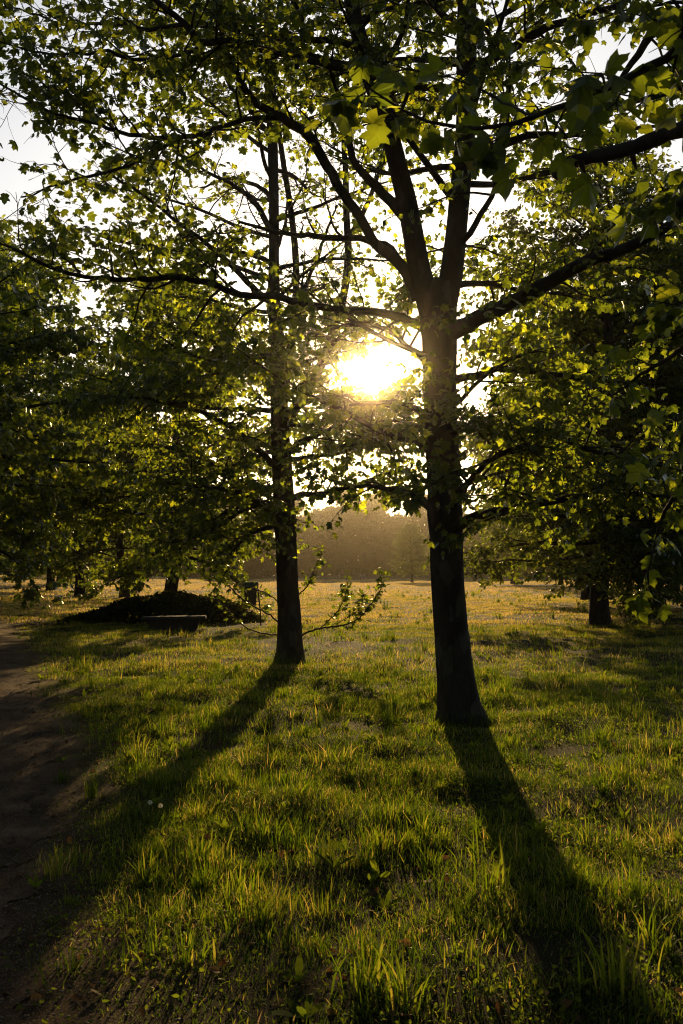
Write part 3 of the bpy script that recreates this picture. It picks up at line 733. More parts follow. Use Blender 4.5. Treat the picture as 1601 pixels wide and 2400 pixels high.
place(lb, used, 10.9, 35, 2.2, 1.2, 'lime tree with thin sprouts at its foot, right of the other lime trunk', GR)
place(lb, used, 11.65, 45, 3.1, 1.25, 'lime tree directly behind the first lime with low boughs', GR)
place(la, used, 15.5, 42, 4.0, 1.35, 'lime tree making the dark foliage wall at the right edge', GR)
place(lb, used, 13.8, 56, 1.0, 1.4, 'lime tree behind the two nearer limes, crown only', GR)
place(la, used, 20.0, 84, 3.0, .95, 'lime tree with a pale grey trunk in front of the distant footpath', GR)
place(lb, used, 27.5, 82, 5.0, 1.05, 'lime tree with a wide trunk near the right edge beyond the meadow', GR)
place(la, used, 30.0, 120, 1.7, 1.2, 'lime tree beyond the distant footpath, dark in the shade', GR)
place(lb, used, 22.0, 128, .2, 1.2, 'lime tree beyond the left end of the distant footpath', GR)
place(la, used, 41.0, 118, 2.7, 1.2, 'lime tree far right beyond the wide trunked lime', GR)
place(lb, used, 10.6, 150, 2.6, .78, 'lime tree at the far right corner of the meadow beside the big trunk', GR)

# sprouts at the foot of the second lime
def sprouts(x, y):
    root = empty('shrub', (x, y, H(x, y))); tag(root, 'thin leafy sprouts growing beside the second lime trunk', 'shrub')
    t = Tubes(); l = Leaves()
    for k in range(9):
        b = shoot_path((rs.normal(0, .12), rs.normal(0, .12), -.05), np.array([rs.normal(0, .35), rs.normal(0, .35), 1]), rs.uniform(.7, 1.3), 6, .12, .03)
        t.add(b, np.linspace(.014, .004, len(b)), 5); put_leaves(l, b[2:], .12, .05, .3)
    link('stems', t.mesh('stems'), root, M['dark_bark']); link('leaves', l.mesh('leaves', ROUND), root, M['lime_leaf'])
sprouts(9.75, 34.2)

# far tree line
def far_tree(h, r, n=9000):
    root = empty('tree', (0, 0, 0)); tb = Tubes(); lv = Leaves()
    zs = np.linspace(-.3, h * .8, 8); tb.add(np.stack([rs.normal(0, .1, 8), rs.normal(0, .1, 8), zs], -1), np.linspace(.35, .08, 8), 8)
    cl = []
    for k in range(40):
        z = rs.uniform(.05, .92) * h; pr = r * math.sin(math.pi * (.12 + .88 * z / h) ** .8) ** .6 * .8
        a = rs.uniform(0, 6.28); q = pr * math.sqrt(rs.random()); cl.append((q * math.cos(a), q * math.sin(a), z, rs.uniform(1.0, 2.1)))
        tb.add(np.array([[0, 0, z * .7], [q * math.cos(a) * .6, q * math.sin(a) * .6, z * .92], [q * math.cos(a), q * math.sin(a), z]]), [.12, .07, .03], 4)
    cl = np.array(cl); i = rs.integers(0, len(cl), n)
    d = norm(rs.normal(0, 1, (n, 3))) * (rs.random(n) ** .45)[:, None] * cl[i, 3:4] * np.array([1.1, 1.1, .8])
    p = cl[i, :3] + d; p[:, 2] = np.maximum(p[:, 2], .4)
    lv.add(p, norm(rs.normal(0, 1, (n, 3))), norm(rs.normal(0, 1, (n, 3)) + [0, 0, .6]), rs.uniform(.4, .85, n))
    link('trunk', tb.mesh('trunk'), root, M['dark_bark'])
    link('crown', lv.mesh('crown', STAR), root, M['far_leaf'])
    return root
ft = [far_tree(17, 5.5), far_tree(14.5, 5.0), far_tree(19, 6.0)]
k = 0
for row, (y0, sp, s0) in enumerate(((216, 6.2, .56), (238, 6.6, .98), (256, 7.0, 1.12))):
    x = -112 + row * 4
    while x < 112:
        xx = x + rs.normal(0, 1.6); y = y0 + rs.normal(0, 3.5)
        o = place(ft[k % 3], used, xx, y, rs.uniform(0, 6), s0 * rs.uniform(.74, 1.16), 'hazy tree in the far tree line closing the meadow', 'trees of the far tree line')
        k += 1; x += sp * rs.uniform(.85, 1.2)

def undergrowth():
    lv = Leaves(); n = 26000
    x = rs.uniform(-105, 105, n); y = 229 + 3 * fbm(x, x * 0, .08, 5) + rs.normal(0, 1.3, n)
    z = rs.random(n) * (2.6 + 1.1 * fbm(x, x * 0 + 3, .35, 6)) + .1
    lv.add(np.stack([x, y, height(x, y) + z], -1), norm(rs.normal(0, 1, (n, 3))), norm(rs.normal(0, 1, (n, 3)) + [0, 0, .5]), rs.uniform(.4, .8, n))
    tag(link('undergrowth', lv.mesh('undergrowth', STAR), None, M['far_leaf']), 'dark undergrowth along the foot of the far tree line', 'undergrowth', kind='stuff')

# ------------------------------------------------------------------ ivy mound
def mound():
    cx, cy = -5.75, 32.0
    root = empty('shrub', (cx, cy, H(cx, cy))); tag(root, 'low dark mound of ivy and brush behind the stone seat, beside the litter bin', 'shrub')
    n = 17000
    a = rs.uniform(0, 6.283, n); q = np.sqrt(rs.random(n))
    x = q * np.cos(a); y = q * np.sin(a)
    X = x * 3.25; Y = y * 1.7
    h = (1 - q ** 4) * (.80 + .06 * np.sin(X * 1.7 + 1) + .05 * np.sin(X * 3.9 + Y) + .05 * np.sin(Y * 3.1 + X * .7)) * (.48 + .56 * sstep(-2.9, -.7, X))
    z = h * (1 - .35 * rs.random(n) ** 2) + rs.normal(0, .03, n)
    lv = Leaves(); pts = np.stack([X, Y, np.maximum(z, .02)], -1)
    out = norm(np.stack([x * .7, y * .9, np.full(n, .8)], -1) + rs.normal(0, .45, (n, 3)))
    ax = norm(np.stack([x, y, np.full(n, -.5)], -1) + rs.normal(0, .6, (n, 3)))
    lv.add(pts, ax, out, rs.uniform(.06, .13, n))
    tb = Tubes()
    for i in range(160):
        a = rs.uniform(0, 6.28); q = math.sqrt(rs.uniform(.12, 1)) * .95
        s = np.array([3.1 * q * math.cos(a), 1.6 * q * math.sin(a), -.05])
        d = np.array([math.cos(a) * .5, math.sin(a) * .5, 1]) + rs.normal(0, .35, 3)
        b = shoot_path(s, d, (1 - q * q) * rs.uniform(.5, .75) * (.6 + .4 * sstep(-2.6, .4, s[0])) + .12, 6, .15, -.02)
        tb.add(b, np.linspace(.012, .003, len(b)), 4)
        put_leaves(lv, b[2:], .09, .08, .3)
    link('stems', tb.mesh('stems'), root, M['dark_bark'])
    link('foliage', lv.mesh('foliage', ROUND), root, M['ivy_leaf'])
mound()
undergrowth()

# ------------------------------------------------------------------ bmesh bits
def box_bm(bm, c, s, taper=1.0, bev=.0, rot=None):
    r = bmesh.ops.create_cube(bm, size=1.0); vs = r['verts']
    for v in vs:
        k = taper if v.co.z < 0 else 1.0
        v.co = Vector((v.co.x * s[0] * k, v.co.y * s[1] * k, v.co.z * s[2]))
    if bev:
        es = list({e for v in vs for e in v.link_edges})
        rr = bmesh.ops.bevel(bm, geom=es, offset=bev, segments=3, affect='EDGES', profile=.6)
        vs = list({v for f in rr['faces'] for v in f.verts} | {v for v in vs if v.is_valid})
    for v in vs:
        if rot is not None: v.co = rot @ v.co
        v.co += Vector(c)

def bm_obj(name, bm, mat, parent=None, smooth=True):
    me = bpy.data.meshes.new(name); bm.to_mesh(me); bm.free()
    if smooth: me.polygons.foreach_set('use_smooth', [True] * len(me.polygons))
    return link(name, me, parent, mat)

def lathe(prof, seg=24, sx=1, sy=1):
    bm = bmesh.new(); rows = []
    for r, z in prof:
        rows.append([bm.verts.new((sx * r * math.cos(2 * math.pi * i / seg), sy * r * math.sin(2 * math.pi * i / seg), z)) for i in range(seg)])
    for a, b in zip(rows, rows[1:]):
        for i in range(seg): bm.faces.new((a[i], a[(i + 1) % seg], b[(i + 1) % seg], b[i]))
    bm.faces.new(list(reversed(rows[0]))); bm.faces.new(rows[-1])
    return bm

# stone seat in front of the mound
def stone_seat():
    c = P(408, 1478, 27.2); x, y = c[0], 27.2; z = H(x, y)
    root = empty('stone_bench', (x, y, z), R(4)); tag(root, 'low backless stone seat with a rounded top in front of the ivy mound', 'bench')
    bm = bmesh.new(); box_bm(bm, (0, 0, .40), (1.72, .55, .10), 1.0, .04)
    for v in bm.verts:
        v.co.z += -.045 * (v.co.x / .86) ** 2 + .01 * math.sin(v.co.x * 9)
    bm_obj('seat', bm, M['concrete'], root)
    bm = bmesh.new(); box_bm(bm, (0, 0, .13), (1.44, .40, .40), .80, .03); bm_obj('base', bm, M['stone'], root)
stone_seat()

# long bench far off
def long_bench():
    c = P(72, 1362, 150); x, y = -46.6, 146.; z = H(x, y)
    root = empty('stone_bench', (x, y, z), R(-3)); tag(root, 'long low stone bench on the shaded lawn at the far left', 'bench')
    bm = bmesh.new(); box_bm(bm, (0, 0, .46), (4.9, .6, .14), 1, .03); bm_obj('seat', bm, M['concrete'], root)
    for sx in (-1.9, 0, 1.9):
        bm = bmesh.new(); box_bm(bm, (sx, 0, .17), (.9, .45, .44), .85, .03); bm_obj('support', bm, M['stone'], root)
long_bench()

# litter bin on a post
def litter_bin():
    y = 30.2; p0 = P(612, 1463, y); x = p0[0]; z = H(x, y)
    root = empty('litter_bin', (x, y, z)); tag(root, 'small litter bin with a green rim hung on a thin leaning post', 'litter bin')
    lean = -.115
    t = Tubes(); t.add([[0, 0, -.2], [lean * .3, 0, .5], [lean, 0, 1.17]], [.022, .022, .022], 10); link('post', t.mesh('post'), root, M['iron'])
    cx = lean * .8 - .235
    prof = [(.165, .56), (.172, .58), (.185, .9), (.20, 1.14), (.195, 1.145), (.18, 1.13), (.165, .62), (.02, .60)]
    bm = lathe(prof, 28, 1, .85)
    for v in bm.verts:
        a = math.atan2(v.co.y, v.co.x); k = 1 + .012 * math.cos(a * 14); v.co.x *= k; v.co.y *= k
    for v in bm.verts: v.co.x += cx
    bm_obj('container', bm, M['bin_body'], root)
    bm = lathe([(.235, 1.12), (.245, 1.13), (.25, 1.19), (.245, 1.25), (.20, 1.275), (.195, 1.265), (.215, 1.2), (.205, 1.13)], 28, 1, .85)
    for v in bm.verts: v.co.x += cx; v.co.z += (v.co.x - cx) * .08
    bm_obj('rim', bm, M['green_plastic'], root)
    bm = bmesh.new(); box_bm(bm, (lean * .85 - .02, 0, 1.02), (.10, .05, .035), 1, .006); box_bm(bm, (lean * .6 - .03, 0, .70), (.12, .05, .035), 1, .006)
    bm_obj('bracket', bm, M['iron'], root)
litter_bin()

# ------------------------------------------------------------------ people
def skin_mesh(name, verts, edges, radii, root_i=0, sub=2):
    me = bpy.data.meshes.new(name + '_cage'); me.from_pydata([tuple(v) for v in verts], edges, [])
    o = bpy.data.objects.new(name + '_cage', me); COL.objects.link(o)
    m = o.modifiers.new('skin', 'SKIN'); m.use_smooth_shade = True
    sv = me.skin_vertices[0].data
    for i, r in enumerate(radii):
        sv[i].radius = (r, r) if not isinstance(r, tuple) else r
        sv[i].use_root = (i == root_i)
    s = o.modifiers.new('sub', 'SUBSURF'); s.levels = sub; s.render_levels = sub
    dg = bpy.context.evaluated_depsgraph_get()
    out = bpy.data.meshes.new_from_object(o.evaluated_get(dg)); out.name = name
    bpy.data.objects.remove(o); bpy.data.meshes.remove(me)
    return out

def person(loc, yaw, pose, shirt, lower, hair, label, long_lower=False, group=None, long_sleeve=False):
    """pose: dict of joints in metres, figure faces -Y"""
    J = dict(pelvis=(0, 0, .95), waist=(0, 0, 1.08), chest=(0, 0, 1.30), neck=(0, .01, 1.48), head0=(0, 0, 1.56), head1=(0, -.015, 1.66), head2=(0, 0, 1.735),
             shl=(.19, 0, 1.42), ell=(.24, .03, 1.14), wrl=(.25, -.05, .89), shr=(-.19, 0, 1.42), elr=(-.24, .03, 1.14), wrr=(-.25, -.05, .89),
             hil=(.10, 0, .90), knl=(.10, -.02, .50), anl=(.10, .03, .09), tol=(.11, -.14, .03), hir=(-.10, 0, .90), knr=(-.10, -.02, .50), anr=(-.10, .03, .09), tor=(-.11, -.14, .03))
    J.update(pose)
    root = empty('person', loc, yaw); tag(root, label, 'person', group)
    names = list(J); idx = {n: i for i, n in enumerate(names)}
    V = [J[n] for n in names]
    rad = dict(pelvis=(.15, .115), waist=(.135, .10), chest=(.165, .115), neck=.055, head0=.075, head1=.088, head2=.07, shl=.062, ell=.045, wrl=.028, shr=.062, elr=.045, wrr=.028,
               hil=.088, knl=.058, anl=.038, tol=.035, hir=.088, knr=.058, anr=.038, tor=.035)
    E = [('pelvis', 'waist'), ('waist', 'chest'), ('chest', 'neck'), ('neck', 'head0'), ('head0', 'head1'), ('head1', 'head2'), ('chest', 'shl'), ('shl', 'ell'), ('ell', 'wrl'),
         ('chest', 'shr'), ('shr', 'elr'), ('elr', 'wrr'), ('pelvis', 'hil'), ('hil', 'knl'), ('knl', 'anl'), ('anl', 'tol'), ('pelvis', 'hir'), ('hir', 'knr'), ('knr', 'anr'), ('anr', 'tor')]
    R_ = [rad[n] for n in names]; ed = [(idx[a], idx[b]) for a, b in E]
    for side, sg in (('l', 1), ('r', -1)):                  # palm, four fingers and a thumb
        w = np.array(J['wr' + side]); e = np.array(J['el' + side]); d = norm(w - e)
        palm = w + d * .075; V.append(tuple(palm)); R_.append((.036, .018)); pi = len(V) - 1; ed.append((idx['wr' + side], pi))
        fwd = norm(np.cross(d, [sg, 0, 0]) + 1e-6)
        for f, (off, ln) in enumerate(((-.032, .072), (-.011, .085), (.011, .08), (.032, .062))):
            a = palm + fwd * off + d * .03; b = a + d * ln * .6 + np.array([-sg * .008, 0, 0]); c = b + d * ln * .4 + np.array([-sg * .018, 0, 0])
            for q, r in ((a, .0095), (b, .0085), (c, .007)): V.append(tuple(q)); R_.append(r)
            n = len(V); ed += [(pi, n - 3), (n - 3, n - 2), (n - 2, n - 1)]
        a = w + d * .035 - fwd * .03; b = a + d * .035 - fwd * .025
        for q, r in ((a, .012), (b, .009)): V.append(tuple(q)); R_.append(r)
        n = len(V); ed += [(idx['wr' + side], n - 2), (n - 2, n - 1)]
    link('body', skin_mesh('body', V, ed, R_, idx['pelvis']), root, M['skin'])
    # shirt
    def mix(a, b, t): return tuple(np.array(J[a]) * (1 - t) + np.array(J[b]) * t)
    sl = 1.0 if long_sleeve else .62
    sv = [mix('pelvis', 'waist', -.1), J['waist'], J['chest'], mix('chest', 'neck', .8), J['shl'], mix('shl', 'ell', sl), J['shr'], mix('shr', 'elr', sl)]
    se = [(0, 1), (1, 2), (2, 3), (2, 4), (4, 5), (2, 6), (6, 7)]
    sr = [(.175, .14), (.158, .122), (.182, .132), .07, .078, .068, .078, .068]
    if long_sleeve:
        sv += [mix('ell', 'wrl', .9), mix('elr', 'wrr', .9)]; se += [(5, 8), (7, 9)]; sr += [.045, .045]
    link('shirt', skin_mesh('shirt', sv, se, sr, 0), root, shirt)
    tl = .95 if long_lower else -1
    lv_ = [mix('pelvis', 'waist', .35), J['pelvis'], J['hil'], mix('hil', 'knl', .85 if tl < 0 else 1.0), J['hir'], mix('hir', 'knr', .85 if tl < 0 else 1.0)]
    le = [(0, 1), (1, 2), (2, 3), (1, 4), (4, 5)]; lr = [(.15, .115), (.165, .13), .108, .09 if tl < 0 else .075, .108, .09 if tl < 0 else .075]
    if tl > 0:
        lv_ += [mix('knl', 'anl', .95), mix('knr', 'anr', .95)]; le += [(3, 6), (5, 7)]; lr += [.058, .058]
    link('trousers' if long_lower else 'shorts', skin_mesh('trousers', lv_, le, lr, 1), root, lower)
    for s in 'lr':
        a, t = np.array(J['an' + s]), np.array(J['to' + s])
        link('shoe', skin_mesh('shoe', [a + (a - t) * .3 - [0, 0, .04], a - [0, 0, .035], t + [0, 0, .005], t + (t - a) * .35], [(0, 1), (1, 2), (2, 3)], [.04, .048, .045, .03], 1), root, M['shoe'])
    # hair: a cap over the back and top of the skull, and a nose
    h1 = np.array(J['head1']); ch = np.array(J['chest']); up = norm(np.array(J['head2']) - np.array(J['head0']))
    bm = bmesh.new(); bmesh.ops.create_icosphere(bm, subdivisions=3, radius=.112)
    bmesh.ops.delete(bm, geom=[v for v in bm.verts if v.co.y < -.045 and v.co.z < .055 or v.co.z < -.05], context='VERTS')
    q = Vector((0, 0, 1)).rotation_difference(Vector(up))
    for v in bm.verts: v.co = q @ Vector((v.co.x * .93, v.co.y * 1.02, v.co.z * 1.08)) + Vector(h1 + up * .03 + np.array([0, .012, 0]))
    bm_obj('hair', bm, hair, root)
    return root

walk = dict(knl=(.10, -.12, .50), anl=(.10, -.16, .10), tol=(.11, -.32, .05), knr=(-.10, .02, .50), anr=(-.10, .22, .15), tor=(-.11, .08, .03),
            ell=(.24, .12, 1.15), wrl=(.24, .10, .90), elr=(-.24, -.06, 1.15), wrr=(-.22, -.22, .95))
px, py = -15.0, 73.0
person((px, py, H(px, py)), R(172), walk, M['black_cloth'], M['black_cloth'], M['fair_hair'], 'person in dark shirt and shorts with bare legs walking away across the meadow')
bend = dict(waist=(0, -.04, 1.06), chest=(0, -.24, 1.22), neck=(0, -.40, 1.33), head0=(0, -.46, 1.37), head1=(0, -.54, 1.40), head2=(0, -.60, 1.42),
            shl=(.19, -.30, 1.28), ell=(.22, -.42, 1.05), wrl=(.20, -.50, .82), shr=(-.19, -.30, 1.28), elr=(-.22, -.42, 1.05), wrr=(-.20, -.50, .82))
sit = dict(pelvis=(0, 0, .12), waist=(0, .02, .26), chest=(0, .0, .48), neck=(0, -.02, .66), head0=(0, -.03, .74), head1=(0, -.045, .84), head2=(0, -.03, .915),
           shl=(.19, 0, .60), ell=(.24, -.08, .36), wrl=(.2, -.28, .30), shr=(-.19, 0, .60), elr=(-.24, -.08, .36), wrr=(-.2, -.28, .30),
           hil=(.11, -.03, .12), knl=(.2, -.38, .42), anl=(.12, -.58, .09), tol=(.12, -.74, .04), hir=(-.11, -.03, .12), knr=(-.2, -.38, .42), anr=(-.12, -.58, .09), tor=(-.12, -.74, .04))
def at_far(u, y): return (u - 800.5) / F * y
GP = 'people of the picnic group'
D = 165.
for (u, yaw, pose, sh, lo, hr, lab, ll) in (
        (18, 75, bend, 'pale_cloth', 'jeans', 'dark_hair', 'person in a pale top bending over the left end of the picnic table', True),
        (55, -30, {}, 'white_cloth', 'jeans', 'dark_hair', 'person in a white shirt and jeans standing right of the picnic table', True),
        (65, 20, {}, 'blue_cloth', 'black_cloth', 'dark_hair', 'person in a light blue top half hidden by a trunk near the picnic', True)):
    x = at_far(u, D); person((x, D, H(x, D)), R(yaw), pose, M[sh], M[lo], M[hr], lab, ll, GP)
D2 = 196.
for (u, yaw, pose, sh, lo, hr, lab, ll) in (
        (803, 30, {}, 'purple_cloth', 'navy_cloth', 'dark_hair', 'person in a purple top standing at the far edge of the meadow', True),
        (795, -60, sit, 'white_cloth', 'navy_cloth', 'dark_hair', 'person in white sitting beside the standing one at the far meadow edge', True),
        (846, 15, sit, 'white_cloth', 'jeans', 'dark_hair', 'person in white sitting farther right, left one of a pair', True),
        (854, -40, sit, 'pale_cloth', 'jeans', 'fair_hair', 'fair haired person in pale top sitting right in the distant pair', True)):
    x = at_far(u, D2); person((x, D2, H(x, D2)), R(yaw), pose, M[sh], M[lo], M[hr], lab, ll, 'people at the far edge of the meadow')

# picnic table with things on it
def picnic():
    x, y = at_far(36, D), D + .3; z = H(x, y)
    root = empty('picnic_table', (x, y, z)); tag(root, 'wooden picnic table between the bending person and the one in white', 'table')
    bm = bmesh.new()
    for k in range(5): box_bm(bm, (0, -.34 + .17 * k, .74), (1.9, .16, .045), 1, .006)
    bm_obj('tabletop', bm, M['wood'], root)
    for s in (-.7, .7):
        bm = bmesh.new(); box_bm(bm, (s, -.38, .36), (.08, .08, .75), 1, .01, None); box_bm(bm, (s, .38, .36), (.08, .08, .75), 1, .01); box_bm(bm, (s, 0, .42), (.07, 1.5, .08), 1, .01)
        bm_obj('leg', bm, M['wood'], root)
    for s in (-.72, .72):
        bm = bmesh.new(); box_bm(bm, (0, s, .46), (1.9, .26, .045), 1, .006); bm_obj('bench_seat', bm, M['wood'], root)
    for (dx, hgt, lab) in ((-.45, .30, 'white bag standing on the left half of the picnic table'), (.1, .36, 'taller white bag standing near the middle of the picnic table')):
        bm = lathe([(.10, 0), (.13, .02), (.14, hgt * .6), (.11, hgt * .85), (.05, hgt), (.03, hgt * 1.02)], 12, 1, .7)
        o = bm_obj('bag', bm, M['white_plastic']); o.location = (x + dx, y, z + .765); tag(o, lab, 'bag')
    bm = lathe([(.22, 0), (.30, .04), (.31, .25), (.2, .42), (.06, .48)], 16, 1.3, .8)
    o = bm_obj('bag', bm, M['ochre_cloth']); o.location = (at_far(43, D), D - .9, H(at_far(43, D), D - .9)); tag(o, 'ochre brown bag on the lawn at the right end of the picnic table', 'bag')
picnic()

# ------------------------------------------------------------------ grass
class Grass:
    def __init__(s): s.V = []; s.Q = []; s.T = []; s.tint = []; s.n = 0
    def add(s, x, y, h, w, bend, tint, seg=3, az=None, sink=.01):
        n = len(x); z = height(x, y) - sink
        fa = rs.uniform(0, 6.283, n); la = fa + rs.normal(0, 1.2, n) if az is None else az
        side = np.stack([np.cos(fa), np.sin(fa), np.zeros(n)], -1); ln = np.stack([np.cos(la), np.sin(la), np.zeros(n)], -1)
        base = np.stack([x, y, z], -1)
        ts = {3: (0, .42, .78, 1), 2: (0, .55, 1), 1: (0, 1)}[seg]; ws = {3: (.8, 1, .62, 0), 2: (.9, .8, 0), 1: (1, 0)}[seg]
        rows = []
        for t, ww in zip(ts, ws):
            c = base + ln * (h * bend * t * t)[:, None]; c[:, 2] += h * (t - .42 * bend * t * t)
            if ww > 0: rows += [c - side * (w * ww * .5)[:, None], c + side * (w * ww * .5)[:, None]]
            else: rows.append(c)
        V = np.stack(rows, 1); m = V.shape[1]; off = (np.arange(n) * m)[:, None] + s.n
        for k in range(seg - 1): s.Q.append(off + np.array([[2 * k, 2 * k + 1, 2 * k + 3, 2 * k + 2]]))
        k = 2 * (seg - 1); s.T.append(off + np.array([[k, k + 1, k + 2]]))
        s.V.append(V.reshape(-1, 3)); s.tint.append(np.repeat(np.clip(tint, 0, 1), m)); s.n += n * m
    def mesh(s, name):
        return mesh_np(name, np.concatenate(s.V), [np.concatenate(s.Q) if s.Q else np.zeros((0, 4), int), np.concatenate(s.T)], np.concatenate(s.tint))

def scatter(d0, d1, dens, margin=1.5):
    n = int(dens * (d1 - d0) * (.72 * d1 + 2 * margin)); 
    y = rs.uniform(d0, d1, n); x = rs.uniform(-1, 1, n) * (.36 * d1 + margin)
    k = np.abs(x) < .36 * y + margin
    return x[k], y[k]

def path_mask(x, y, soft=.8):
    off = x - edge_x(y)
    return sstep(-.25, soft, off + .2 * fbm(x, y, 1.7, 3)) + sstep(0, 1, -off - PATH_W)

def trunk_mask(x, y):
    m = np.ones_like(x)
    for (tx, ty, r) in ((1.32, 11, .2), (-.9, 17.6, .22), (3.7, 4.3, .28)): m *= np.hypot(x - tx, y - ty) > r
    return m > 0

g = Grass()
def lawn(d0, d1, dens, hmul, w, seg, dry=0., soft=.32):
    x, y = scatter(d0, d1, dens)
    bare = fbm(x, y, .9, 21)
    m = path_mask(x, y, soft) * np.clip(1.0 + .6 * bare, .45, 1)
    if d0 > 12: m = m * np.clip(.75 + 1.1 * fbm(x * .5, y * .2, 1.6, 52), .08, 1)
    k = (rs.random(len(x)) < m) & trunk_mask(x, y); x, y = x[k], y[k]
    if not len(x): return
    f = fbm(x, y, 1.3, 8); f2 = fbm(x, y, 3.1, 14); off = np.clip((x - edge_x(y)) / 1.0 + .2, .35, 1)
    n = len(x)
    h = hmul * (.052 + .042 * f + .034 * f2 + rs.gamma(2, .010, n)) * off
    h = np.clip(h, .018, .3)
    tint = .13 + .14 * f2 + .06 * f + rs.normal(0, .16, n) + dry + (rs.random(n) < .15) * .5
    g.add(x, y, h, w * rs.uniform(.6, 1.4, n), rs.uniform(.1, .95, n), tint, seg)
def tufts(d0, d1, dens, per, hh, w, seg, dry=0.):   # tussocks
    cx, cy = scatter(d0, d1, dens)
    m = path_mask(cx, cy, 1.0) * np.clip(.55 + .7 * fbm(cx, cy, 1.1, 33), .05, 1)
    k = (rs.random(len(cx)) < m) & trunk_mask(cx, cy); cx, cy = cx[k], cy[k]
    n = len(cx); cnt = rs.integers(int(per * .4), int(per * 1.5), n); i = np.repeat(np.arange(n), cnt)
    hs = rs.gamma(5, hh / 5, n); rr = rs.uniform(.025, .19, n); tt = rs.normal(.24, .14, n)
    a = rs.uniform(0, 6.283, len(i)); q = np.abs(rs.normal(0, 1, len(i))) * rr[i]
    x = cx[i] + q * np.cos(a); y = cy[i] + q * np.sin(a)
    h = hs[i] * rs.uniform(.45, 1.15, len(i)); 
    g.add(x, y, h, w * rs.uniform(.6, 1.5, len(i)), rs.uniform(.02, .6, len(i)), tt[i] + rs.normal(0, .13, len(i)) + dry + (rs.random(len(i)) < .05) * .4, seg, az=a + rs.normal(0, 1.1, len(i)))
lawn(2.4, 8, 4200, .82, .0038, 3)
lawn(8, 16, 2300, .82, .0052, 2)
lawn(16, 30, 720, 1.0, .008, 2, .22)
lawn(30, 62, 200, 1.2, .017, 2, .52)
lawn(62, 190, 24, 1.5, .055, 1, .66)
tufts(2.4, 8, 20, 62, .11, .0045, 3)
tufts(8, 17, 14, 42, .12, .0058, 3)
tufts(17, 34, 5, 26, .13, .010, 2, .05)
tufts(34, 80, .8, 24, .17, .022, 2, .12)
# a few strong tufts of broad blades close to the lens, where the photograph has them
for (u, v, nb, hh) in ((1150, 2110, 26, .24), (1120, 2010, 14, .22), (990, 1960, 30, .2), (890, 1990, 26, .19), (760, 2010, 30, .17), (470, 2010, 34, .17), (620, 2160, 24, .2), (1340, 2090, 16, .2), (860, 2330, 40, .22),
                       (960, 2370, 30, .22), (350, 1640, 30, .16), (390, 1630, 30, .18), (700, 1880, 26, .16), (1020, 1720, 40, .14), (1190, 1745, 40, .14), (620, 1960, 20, .2), (1380, 1980, 30, .17), (560, 2080, 26, .17), (1520, 2230, 24, .2), (1440, 2330, 40, .26), (1500, 1800, 20, .16), (340, 2060, 34, .16), (440, 2260, 30, .14)):
    p = P(u, v, 1.0); d = p - np.array([0, 0, HC]); t = HC / -d[2]; cx, cy = d[0] * t, d[1] * t
    a = rs.uniform(0, 6.283, nb); q = np.abs(rs.normal(0, .075, nb))
    g.add(cx + q * np.cos(a), cy + q * np.sin(a), hh * rs.uniform(.55, 1.2, nb), rs.uniform(.005, .012, nb), rs.uniform(.02, .55, nb), rs.normal(.36, .12, nb), 3, az=a + rs.normal(0, .9, nb))
for (tx, ty, r0) in ((1.33, 11, .23), (-.9, 17.6, .25)):     # grass left standing round the trunks
    a = rs.uniform(0, 6.283, 520); q = r0 + np.abs(rs.normal(0, .10, 520))
    g.add(tx + q * np.cos(a), ty + q * np.sin(a), rs.gamma(5, .024, 520), rs.uniform(.004, .008, 520), rs.uniform(.05, .6, 520), rs.normal(.2, .14, 520), 3)
o = link('grass', g.mesh('grass'), None, M['grass'])
tag(o, 'rough sunlit meadow grass, long in the foreground and mown dry farther out', 'grass', kind='stuff')
print('GRASS verts', g.n)

